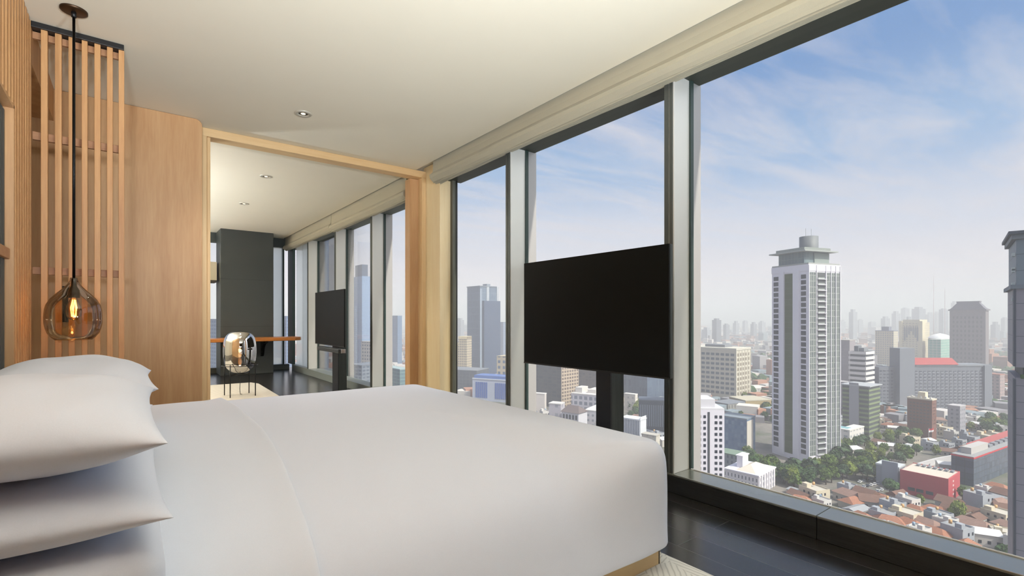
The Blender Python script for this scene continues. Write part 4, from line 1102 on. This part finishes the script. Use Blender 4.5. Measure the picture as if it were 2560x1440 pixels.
def house_kind(desc, w, l, h, roofc, wallc, style, rise=2.2, hipf=.25):
    e = empty('house', (0, 0, -500), 0, desc, 'house')
    MB().box(0, 0, 0, w, l, h).build('walls', flat(wallc, .8, vary=.1, vscale=.6), e)
    for k in range(max(2, int(w / 2.6))):
        x = .8 + k * 2.5
        if x + 1.1 < w:
            for z in ([1.0] if h < 5 else [1.0, 4.2]): cell('window', WIN, e, x, -.06, z, x + 1.1, .1, z + 1.3)
    for k in range(max(2, int(l / 3.2))):
        y = .9 + k * 3
        if y + 1.1 < l:
            for z in ([1.0] if h < 5 else [1.0, 4.2]): cell('window', WIN, e, -.06, y, z, .1, y + 1.1, z + 1.3)
    if style == 'tile': roofset(w, l, h, rise, hipf, .6).build('roof', tile(roofc), e)
    elif style == 'sheet': roofset(w, l, h, rise * .5, 0, .4).build('roof', flat(roofc, .6, vary=.15, vscale=.5), e)
    else:
        MB().box(0, 0, h, w, .2, h + .8).box(0, l - .2, h, w, l, h + .8).box(0, 0, h, .2, l, h + .8).box(w - .2, 0, h, w, l, h + .8).build('parapet', flat(wallc, .8, vary=.1, vscale=.6), e)
        MB().box(.2, .2, h, w - .2, l - .2, h + .1).build('roof', flat(roofc, .9, vary=.12, vscale=.5), e)
        MB().lathe([(.01, h + 2.6), (.7, h + 2.5), (.7, h + 1.0), (.01, h + 1.0)], w * .7, l * .7, 10).build('water_tank', flat((190, 150, 100) if w > 8 else (140, 160, 180), .6), e, True)
        cell('stair_hut', flat(wallc, .8, vary=.1, vscale=.6), e, w * .1, l * .6, h, w * .4, l * .9, h + 2.4)
    KINDS.append((e, w, l, desc))
house_kind('small house with an orange tiled hipped roof', 9, 11, 3.6, (146, 100, 80), (170, 164, 156), 'tile', 2.6, .28)
house_kind('small house with a brown tiled gabled roof', 8, 10, 3.8, (110, 84, 74), (170, 165, 160), 'tile', 2.4, .0)
house_kind('house with a faded pinkish tiled roof', 9, 13, 4.2, (134, 108, 98), (170, 164, 160), 'tile', 2.4, .2)
house_kind('two storey white house with a flat roof', 8, 9, 6.8, (164, 160, 156), (186, 183, 181), 'flat')
house_kind('grey-blue house with a flat roof and tank', 9, 9, 6.6, (140, 140, 142), (146, 150, 158), 'flat')
house_kind('shed with a grey corrugated roof', 8, 14, 3.6, (142, 144, 148), (160, 156, 152), 'sheet', 2.4)
house_kind('house with a pale metal roof', 9, 10, 4.6, (198, 196, 196), (180, 174, 168), 'sheet', 2.6)
house_kind('cream house with a flat roof and water tank', 10, 11, 6.4, (176, 170, 160), (186, 176, 156), 'flat')

def free(r, d, rad):
    for a, b, c in FOOT:
        if (a - r) ** 2 + (b - d) ** 2 < (c + rad) ** 2: return False
    return True
def keepout(px, py, rad):      # parks and yards, by the spot on the ground where they lie
    d = F * 110 / (py - 795); FOOT.append(((px - 1280) / F * d, d, rad))
    return (px - 1280) / F * d, d
TREES = []
def treespot(px, py, h, kind, grp):
    d = F * 110 / (py - 795); TREES.append(((px - 1280) / F * d, d, h, kind, grp))
rt = random.Random(11)
def belt(n, p0, p1, y0, y1, h0, h1, grp, slope=0.):
    for k in range(n):
        px = rt.uniform(p0, p1); f = (px - p0) / (p1 - p0)
        py = rt.uniform(y0, y1) + slope * f
        treespot(px, py, rt.uniform(h0, h1), rt.randrange(4), grp)
belt(26, 1880, 2110, 1172, 1208, 9, 14, 'at the foot of the tall white tower')
belt(12, 1950, 2080, 1196, 1222, 9, 13, 'at the foot of the tall white tower')
belt(44, 2075, 2275, 1112, 1205, 8, 13, 'in the park by the brown block')
belt(14, 2190, 2300, 1095, 1150, 8, 12, 'in the park by the brown block')
belt(14, 2452, 2524, 1040, 1100, 8, 13, 'below the hotel at the right')
belt(12, 1838, 1935, 1020, 1062, 9, 13, 'behind the blue glass block')
belt(8, 1840, 1935, 985, 1005, 9, 13, 'behind the blue glass block')
belt(6, 1818, 1880, 1140, 1166, 7, 10, 'behind the blue glass block')
belt(8, 2478, 2524, 925, 950, 10, 14, 'below the hotel at the right')
belt(8, 1574, 1600, 1000, 1055, 8, 12, 'beyond the television post')
treespot(2224, 1240, 11, 1, 'round'); treespot(2396, 1302, 10, 2, 'palm'); treespot(2406, 1250, 8, 0, 'among the houses'); treespot(2510, 1398, 7, 1, 'among the houses'); treespot(2300, 1262, 6, 2, 'among the houses')
treespot(2386, 1150, 8, 1, 'among the houses'); treespot(2340, 1138, 8, 2, 'among the houses'); treespot(2428, 1076, 8, 2, 'among the houses')
def nearwall(r, d):
    for ax, ay in ((2258, 1186), (2279, 1179), (2300, 1172), (2320, 1166), (2340, 1160), (2361, 1156), (2382, 1152)):
        q_ = F * 110 / (ay - 795)
        if (r - (ax - 1280) / F * q_) ** 2 + (d - q_) ** 2 < 81: return True
TREES = [t_ for t_ in TREES if not nearwall(t_[0], t_[1])]
for r_, d_, h_, k_, g_ in TREES: FOOT.append((r_, d_, 2.5))
for px, py, rad in ((2180, 1215, 13), (2192, 1222, 11), (2160, 1226, 10), (2168, 1195, 12), (2290, 1170, 14), (2320, 1155, 12), (2350, 1150, 12), (2250, 1185, 10), (2210, 1150, 14), (2140, 1170, 14), (2000, 1215, 12), (1960, 1200, 12), (2050, 1215, 12)):
    keepout(px, py, rad)

used = set(); NH = 0
STREET = [(232, 345, 1860, 2545, 10.5, 1.0, 'in the dense housing above the sill'), (345, 520, 2090, 2530, 13.0, .8, 'between the park and the hotel'), (395, 700, 1330, 1680, 16.0, .7, 'in the district under the television')]
rh = random.Random(5)
for d0, d1, p0, p1, st, prob, where in STREET:
    d = d0
    while d < d1:
        r = (p0 - 1280) / F * d
        while r < (p1 - 1280) / F * d:
            rr, dd = r + rh.uniform(-2.2, 2.2), d + rh.uniform(-2, 2)
            r += st
            if rh.random() > prob or not free(rr, dd, 4.2): continue
            i = rh.choices(range(8), (5, 5, 4, 3, 2, 3, 2, 2) if d0 < 300 else (2, 3, 2, 4, 3, 3, 4, 3))[0]
            e0, w_, l_, desc = KINDS[i]
            if i not in used: e = e0; used.add(i)
            else: e = copy_tree(e0)
            ang = R(rh.choice((22, 22, 112, 58)) + rh.uniform(-6, 6)) - TH
            c_, s_ = math.cos(ang), math.sin(ang)
            s = rh.uniform(.8, 1.15)
            base = Vector((rr * CS + dd * SN, -rr * SN + dd * CS, GND))
            e.location = base - Vector((c_ * w_ - s_ * l_, s_ * w_ + c_ * l_, 0)) * s / 2
            e.rotation_euler = (0, 0, ang); e.scale = (s, s, s * rh.uniform(.9, 1.25))
            tag(e, desc + ' ' + where, 'house', desc.split(' with')[0] + 's ' + where if False else desc + ' ' + where)
            FOOT.append((rr, dd, 4.2)); NH += 1
        d += st * 1.02
print('houses', NH)

# ------------------------------------------------------------------ trees
def leafmat(c1, c2):
    m, nt, b = nodes_of('leaves'); N, L = nt.nodes, nt.links
    tc = N.new('ShaderNodeTexCoord'); n = N.new('ShaderNodeTexNoise'); n.inputs['Scale'].default_value = 1.1; n.inputs['Detail'].default_value = 4
    L.new(tc.outputs['Object'], n.inputs['Vector'])
    mx = N.new('ShaderNodeMix'); mx.data_type = 'RGBA'; mx.inputs[6].default_value = lin(c1); mx.inputs[7].default_value = lin(c2)
    L.new(n.outputs['Fac'], mx.inputs[0]); L.new(mx.outputs[2], b.inputs['Base Color']); b.inputs['Roughness'].default_value = .8; b.inputs['Specular IOR Level'].default_value = .15
    return m
LM = [leafmat((48, 66, 34), (96, 116, 52)), leafmat((40, 62, 40), (72, 96, 54)), leafmat((66, 84, 36), (124, 134, 58)), leafmat((44, 62, 46), (78, 98, 66))]
BARK = flat((84, 70, 56), .9)
def crown_mesh(seed, flatn):
    rc = random.Random(seed); bm = bmesh.new()
    for k in range(15):
        if k == 0: c = Vector((0, 0, 6)); q = 2.2
        else:
            a = rc.uniform(0, 6.28); t = rc.uniform(.6, 2.6); c = Vector((t * math.cos(a), t * math.sin(a), rc.uniform(4.2, 8.4) - t * .45)); q = rc.uniform(.9, 1.7)
        g_ = bmesh.ops.create_icosphere(bm, subdivisions=2, radius=q, matrix=Matrix.Translation(c))
        for v in g_['verts']:
            dv = (v.co - c)
            v.co = c + dv * (1 + .55 * noise.noise(v.co * 1.5 + Vector((seed, 0, 0))) + rc.uniform(-.12, .12)); v.co.z = (v.co.z - 6) * flatn + 6
    for k in range(420):       # loose leaf sprays that break the outline
        a = rc.uniform(0, 6.28); z = rc.uniform(3.2, 9.0); t = (3.2 - abs(z - 6) * .55) * rc.uniform(.8, 1.12)
        c = Vector((t * math.cos(a), t * math.sin(a), (z - 6) * flatn + 6)); s = rc.uniform(.25, .55)
        u = Vector((rc.uniform(-1, 1), rc.uniform(-1, 1), rc.uniform(-1, 1))).normalized() * s; w = u.orthogonal().normalized() * s * .7
        bm.faces.new([bm.verts.new(c - u), bm.verts.new(c + w), bm.verts.new(c + u), bm.verts.new(c - w)])
    me = bpy.data.meshes.new('crown'); bm.to_mesh(me); bm.free()
    for p_ in me.polygons: p_.use_smooth = False
    return me
CR = []
for k in range(4):
    me = crown_mesh(k * 7 + 3, (1.0, .85, 1.15, .8)[k]); me.materials.append(LM[k]); CR.append(me)
TRK = MB().tube([(0, 0, 0), (.1, 0, 2.2), (0, .1, 5)], [.32, .24, .14], 7).mesh('trunk', BARK, True)
def tree(r, d, h, k, label, grp):
    e = empty('tree', (r * CS + d * SN, -r * SN + d * CS, GND), rt.uniform(0, 6.28), label, 'tree', grp)
    s = h / 9.0; e.scale = (s * rt.uniform(.9, 1.15),) * 2 + (s,)
    for nm, me in (('crown', CR[k]), ('trunk', TRK)):
        o = bpy.data.objects.new(nm, me); o.parent = e; C.objects.link(o)
for r, d, h, k, g_ in TREES:
    if g_ == 'round': tree(r, d, h, k, 'big round dark green tree left of the red building', None)
    elif g_ == 'palm': tree(r, d, h, k, 'yellow-green tree in front of the right end of the red building', None)
    else: tree(r, d, h, k, ('leafy green tree ' if k != 2 else 'yellowish green tree ') + g_, ('green trees ' if k != 2 else 'yellowish trees ') + g_)

# ------------------------------------------------------------------ parked cars, wall, flag
carm = {}
def car_mesh(c):
    m = MB(); m.mat(0)
    m.prism([(-2.1, .35), (2.1, .35), (2.15, .8), (1.2, .95), (-1.7, .98), (-2.15, .85)], -.85, .85, 'Y')
    m.mat(1).prism([(-1.7, .96), (1.1, .94), (.45, 1.45), (-1.2, 1.48)], -.74, .74, 'Y')
    m.mat(0).box(-1.15, -.68, 1.46, .4, .68, 1.5)
    m.mat(2)
    for x in (-1.35, 1.35):
        for y in (-.8, .62):
            m.prism([(x + .33 * math.cos(R(t)), .33 + .33 * math.sin(R(t))) for t in range(0, 360, 45)], y, y + .18, 'Y')
    return m.mesh('car', [flat(c, .3), WIN, BLACK])
cols = [('white', (224, 222, 222)), ('silver', (170, 172, 176)), ('dark', (52, 54, 60)), ('white', (214, 212, 214))]
cmesh = [car_mesh(c) for _, c in cols]
i = 0
for row, (pa, ya, pb, yb, n) in enumerate(((2150, 1206, 2190, 1198, 5), (2160, 1218, 2196, 1210, 5), (2184, 1232, 2204, 1226, 3))):
    for k in range(n):
        px, py = pa + (pb - pa) * k / (n - 1), ya + (yb - ya) * k / (n - 1)
        d = F * 110 / (py - 795); q_ = P(px, d)
        o = bpy.data.objects.new('car', cmesh[i % 4]); o.location = q_; o.rotation_euler = (0, 0, R(38 + 4 * row) - TH); C.objects.link(o)
        tag(o, cols[i % 4][0] + ' car parked in the yard left of the red building', 'car', cols[i % 4][0] + ' cars in the yard'); i += 1
def strip(name, pts, h0, h1, wid, mat_, label, cat):
    m = MB(); prev = None
    for (ax, ay), (bx, by) in zip(pts, pts[1:]):
        a, b = P(ax, F * 110 / (ay - 795)), P(bx, F * 110 / (by - 795))
        n_ = (b - a).normalized(); s_ = Vector((-n_.y, n_.x, 0)) * wid / 2
        q = [a - s_, b - s_, b + s_, a + s_]
        lo, hi = [(v.x, v.y, GND + h0) for v in q], [(v.x, v.y, GND + h1) for v in q]
        m.quad(*lo).quad(*hi)
        for k in range(4): m.quad(lo[k], lo[(k + 1) % 4], hi[(k + 1) % 4], hi[k])
    return tag(m.build(name, mat_, None), label, cat)
strip('boundary_wall', [(2258, 1186), (2300, 1172), (2340, 1160), (2382, 1152)], 0, 4.5, .8, flat((196, 194, 198), .8), 'long pale panelled wall curving from the park to the dark glass building', 'wall')
strip('road', [(2140, 1232), (2210, 1240), (2250, 1246)], .05, .12, 7, flat((116, 114, 114), .9), 'grey lane beside the parked cars', 'road')['kind'] = 'structure'
strip('road', [(2285, 1195), (2330, 1172), (2372, 1160)], .05, .12, 9, flat((150, 144, 140), .9), 'pale street along the boundary wall', 'road')['kind'] = 'structure'
fd = 428; fe = empty('flag', P(2322, fd), 0, 'red and white flag on a pole in front of the brown block', 'flag')
MB().tube([(0, 0, 0), (0, 0, zt(1070, fd))], .12, 6).build('pole', CWHITE, fe)
zf = zt(1073, fd); w1, w2 = MB(), MB()
for k in range(6):
    x0, x1 = 4.4 * k / 6, 4.4 * (k + 1) / 6; ya, yb = .5 * math.sin(x0 * 1.6), .5 * math.sin(x1 * 1.6)
    fx, fy = CS, -SN
    q0, q1 = (x0 * fx + ya * SN, x0 * fy + ya * CS), (x1 * fx + yb * SN, x1 * fy + yb * CS)
    for mm, a0, a1 in ((w1, -1.5, 0), (w2, -3, -1.5)):
        mm.quad((q0[0], q0[1], zf + a0 + .2 * k), (q1[0], q1[1], zf + a0 + .2 * (k + 1)), (q1[0], q1[1], zf + a1 + .2 * (k + 1)), (q0[0], q0[1], zf + a1 + .2 * k))
w1.build('red_half', flat((190, 40, 48), .8), fe); w2.build('white_half', flat((226, 222, 222), .8), fe)

# ------------------------------------------------------------------ the low city beyond, too many to count
lc = MB(); rl = random.Random(21)
pal = [(186, 180, 178), (150, 146, 148), (160, 116, 96), (124, 122, 128), (196, 190, 184), (140, 104, 90), (120, 132, 140)]
def spill(n, d0, d1, p0, p1, size):
    for k in range(n):
        d = d0 * (d1 / d0) ** rl.random(); px = rl.uniform(p0, p1); r = (px - 1280) / F * d
        if not free(r, d, size * .3): continue
        w_, l_ = rl.uniform(.6, 1.5) * size, rl.uniform(.6, 1.5) * size
        h_ = rl.choice((4, 5, 6, 8, 10)) * (1 if rl.random() < .93 else 3) * (.8 + size / 40)
        a = R(rl.choice((20, 20, 60)) + rl.uniform(-10, 10)) - TH
        c_, s_ = math.cos(a), math.sin(a); x, y = r * CS + d * SN, -r * SN + d * CS
        if x < 40: continue
        lc.cur = rl.randrange(len(pal))
        q = [(x + c_ * u - s_ * v, y + s_ * u + c_ * v) for u, v in ((-w_ / 2, -l_ / 2), (w_ / 2, -l_ / 2), (w_ / 2, l_ / 2), (-w_ / 2, l_ / 2))]
        lo, hi = [(a_, b_, GND) for a_, b_ in q], [(a_, b_, GND + h_) for a_, b_ in q]
        lc.quad(*hi)
        for t in range(4): lc.quad(lo[t], lo[(t + 1) % 4], hi[(t + 1) % 4], hi[t])
spill(900, 520, 1000, 1680, 2600, 15)
spill(700, 700, 1100, 480, 1680, 17)
spill(3800, 900, 3200, 500, 2620, 20)
spill(2600, 2500, 7500, 600, 2620, 40)
tag(lc.build('distant_rooftops', [flat(c, .85) for c in pal], None), 'sea of small distant roofs and blocks fading into haze', 'rooftops', None, 'stuff')
ft = bmesh.new()
for k in range(420):
    d = rl.uniform(560, 1500); px = rl.choice((rl.uniform(1800, 1960), rl.uniform(2440, 2540), rl.uniform(1700, 2600), rl.uniform(1300, 1680))); r = (px - 1280) / F * d
    if not free(r, d, 5): continue
    q_ = rl.uniform(4, 9)
    g_ = bmesh.ops.create_icosphere(ft, subdivisions=2, radius=q_, matrix=Matrix.Translation((r * CS + d * SN, -r * SN + d * CS, GND + q_ * .6)))
    for v in g_['verts']: v.co += Vector((1, 1, 1)) * 0 + Vector((noise.noise(v.co * .4), noise.noise(v.co * .4 + Vector((5, 0, 0))), noise.noise(v.co * .4 + Vector((0, 9, 0))))) * 2.2
me = bpy.data.meshes.new('distant_greenery'); ft.to_mesh(me); ft.free(); me.materials.append(LM[1])
o = bpy.data.objects.new('distant_greenery', me); C.objects.link(o)
tag(o, 'dark green tree clumps scattered between the distant roofs', 'trees', None, 'stuff')
gm_, nt, b = nodes_of('city_ground'); N, L = nt.nodes, nt.links
tc = N.new('ShaderNodeTexCoord'); n = N.new('ShaderNodeTexNoise'); n.inputs['Scale'].default_value = .018; n.inputs['Detail'].default_value = 8; n.inputs['Roughness'].default_value = .7
L.new(tc.outputs['Object'], n.inputs['Vector'])
cr = N.new('ShaderNodeValToRGB'); ee = cr.color_ramp.elements
ee[0].position, ee[0].color = .36, lin((70, 82, 60)); ee[1].position, ee[1].color = .66, lin((140, 132, 124)); k = ee.new(.5); k.color = lin((112, 108, 104))
L.new(n.outputs['Fac'], cr.inputs['Fac']); L.new(cr.outputs['Color'], b.inputs['Base Color']); b.inputs['Roughness'].default_value = .95; b.inputs['Specular IOR Level'].default_value = .1
tag(MB().quad((-4000, -9000, GND), (14000, -9000, GND), (14000, 14000, GND), (-4000, 14000, GND)).build('ground', gm_, None), 'street level of the city far below the window', 'ground', None, 'structure')
# ================================================================== SKY, SUN, HAZE
def cam_dir(r, d, z):         # a direction given as right / ahead / up of the lens heading
    return Vector((r * CS + d * SN, -r * SN + d * CS, z)).normalized()
SUN_EL = 47
SUN = cam_dir(.745 * math.cos(R(SUN_EL)), -.667 * math.cos(R(SUN_EL)), math.sin(R(SUN_EL)))
sd = bpy.data.lights.new('sun', 'SUN'); sd.energy = SUNE; sd.angle = R(1.5); sd.color = (1, .93, .82)
so = bpy.data.objects.new('sun', sd); so.rotation_euler = SUN.to_track_quat('Z', 'Y').to_euler(); so.location = (0, -60, 90)
C.objects.link(so)

W = bpy.data.worlds.new('sky'); SC.world = W; W.use_nodes = True
nt = W.node_tree; N, L = nt.nodes, nt.links
bg = N['Background']
tc = N.new('ShaderNodeTexCoord')
sp = N.new('ShaderNodeSeparateXYZ'); L.new(tc.outputs['Generated'], sp.inputs[0])
cr = N.new('ShaderNodeValToRGB'); cr.color_ramp.interpolation = 'EASE'
E_ = cr.color_ramp.elements
stops = [(0.0, (240, 226, 230)), (.07, (234, 224, 231)), (.16, (206, 211, 230)), (.28, (146, 180, 222)), (.42, (102, 148, 206)), (1.0, (84, 130, 192))]
E_[0].position, E_[0].color = stops[0][0], lin(stops[0][1])
E_[1].position, E_[1].color = stops[-1][0], lin(stops[-1][1])
for p_, c_ in stops[1:-1]:
    k = E_.new(p_); k.color = lin(c_)
L.new(sp.outputs['Z'], cr.inputs['Fac'])
# thin streaky cirrus: noise on a flat cloud deck
mx = N.new('ShaderNodeMath'); mx.operation = 'MAXIMUM'; mx.inputs[1].default_value = .04; L.new(sp.outputs['Z'], mx.inputs[0])
dv_ = N.new('ShaderNodeVectorMath'); dv_.operation = 'DIVIDE'
cb = N.new('ShaderNodeCombineXYZ'); [L.new(mx.outputs[0], cb.inputs[k]) for k in range(3)]
L.new(tc.outputs['Generated'], dv_.inputs[0]); L.new(cb.outputs[0], dv_.inputs[1])
mp = N.new('ShaderNodeMapping'); mp.inputs['Rotation'].default_value = (0, 0, R(60)); mp.inputs['Scale'].default_value = (.55, 1.9, 0)
mp.inputs['Location'].default_value = (.7, .3, 0)
L.new(dv_.outputs[0], mp.inputs['Vector'])
nn = N.new('ShaderNodeTexNoise'); nn.inputs['Scale'].default_value = 1.1; nn.inputs['Detail'].default_value = 8; nn.inputs['Roughness'].default_value = .58; nn.inputs['Distortion'].default_value = .4
L.new(mp.outputs[0], nn.inputs['Vector'])
cm = N.new('ShaderNodeMapRange'); cm.inputs[1].default_value = .43; cm.inputs[2].default_value = .68; cm.inputs[3].default_value = 0; cm.inputs[4].default_value = .85
L.new(nn.outputs['Fac'], cm.inputs[0])
cx = N.new('ShaderNodeMix'); cx.data_type = 'RGBA'
L.new(cm.outputs[0], cx.inputs[0]); L.new(cr.outputs['Color'], cx.inputs[6]); cx.inputs[7].default_value = lin((216, 213, 225))
# bright aureole of hazy air around the sun
dt = N.new('ShaderNodeVectorMath'); dt.operation = 'DOT_PRODUCT'; dt.inputs[1].default_value = SUN
L.new(tc.outputs['Generated'], dt.inputs[0])
m0 = N.new('ShaderNodeMath'); m0.operation = 'MAXIMUM'; m0.inputs[1].default_value = 0; L.new(dt.outputs['Value'], m0.inputs[0])
pw = N.new('ShaderNodeMath'); pw.operation = 'POWER'; pw.inputs[1].default_value = 5; L.new(m0.outputs[0], pw.inputs[0])
gl_ = N.new('ShaderNodeMix'); gl_.data_type = 'RGBA'; gl_.blend_type = 'ADD'
L.new(pw.outputs[0], gl_.inputs[0]); L.new(cx.outputs[2], gl_.inputs[6]); gl_.inputs[7].default_value = (AUR, AUR * .95, AUR * .86, 1)
L.new(gl_.outputs[2], bg.inputs['Color']); bg.inputs['Strength'].default_value = 1.0

# haze over the city: one layer of thin air, from beyond the tower's foot outwards
hz = MB().box(14, -6000, GND - 1, 11000, 12000, 190)
hm = bpy.data.materials.new('city_haze'); hm.use_nodes = True
n2 = hm.node_tree.nodes
for n in list(n2): n2.remove(n)
ou = n2.new('ShaderNodeOutputMaterial'); vs = n2.new('ShaderNodeVolumeScatter')
vs.inputs['Color'].default_value = HAZE_C; vs.inputs['Density'].default_value = HAZE_D; vs.inputs['Anisotropy'].default_value = 0.0
hm.node_tree.links.new(vs.outputs[0], ou.inputs['Volume'])
ho = hz.build('haze', hm, None)
tag(ho, 'thin pale haze hanging over the whole city', 'haze', None, 'stuff')

SC.view_settings.view_transform = 'Standard'; SC.view_settings.look = 'None'
SC.view_settings.exposure = EXPO; SC.view_settings.gamma = 1; SC.view_settings.use_curve_mapping = False
SC.cycles.use_denoising = True
SC.cycles.max_bounces = 7; SC.cycles.diffuse_bounces = 4; SC.cycles.use_adaptive_sampling = True; SC.cycles.adaptive_threshold = .08; SC.cycles.adaptive_min_samples = 16; SC.cycles.transparent_max_bounces = 16
SC.cycles.sample_clamp_indirect = 8
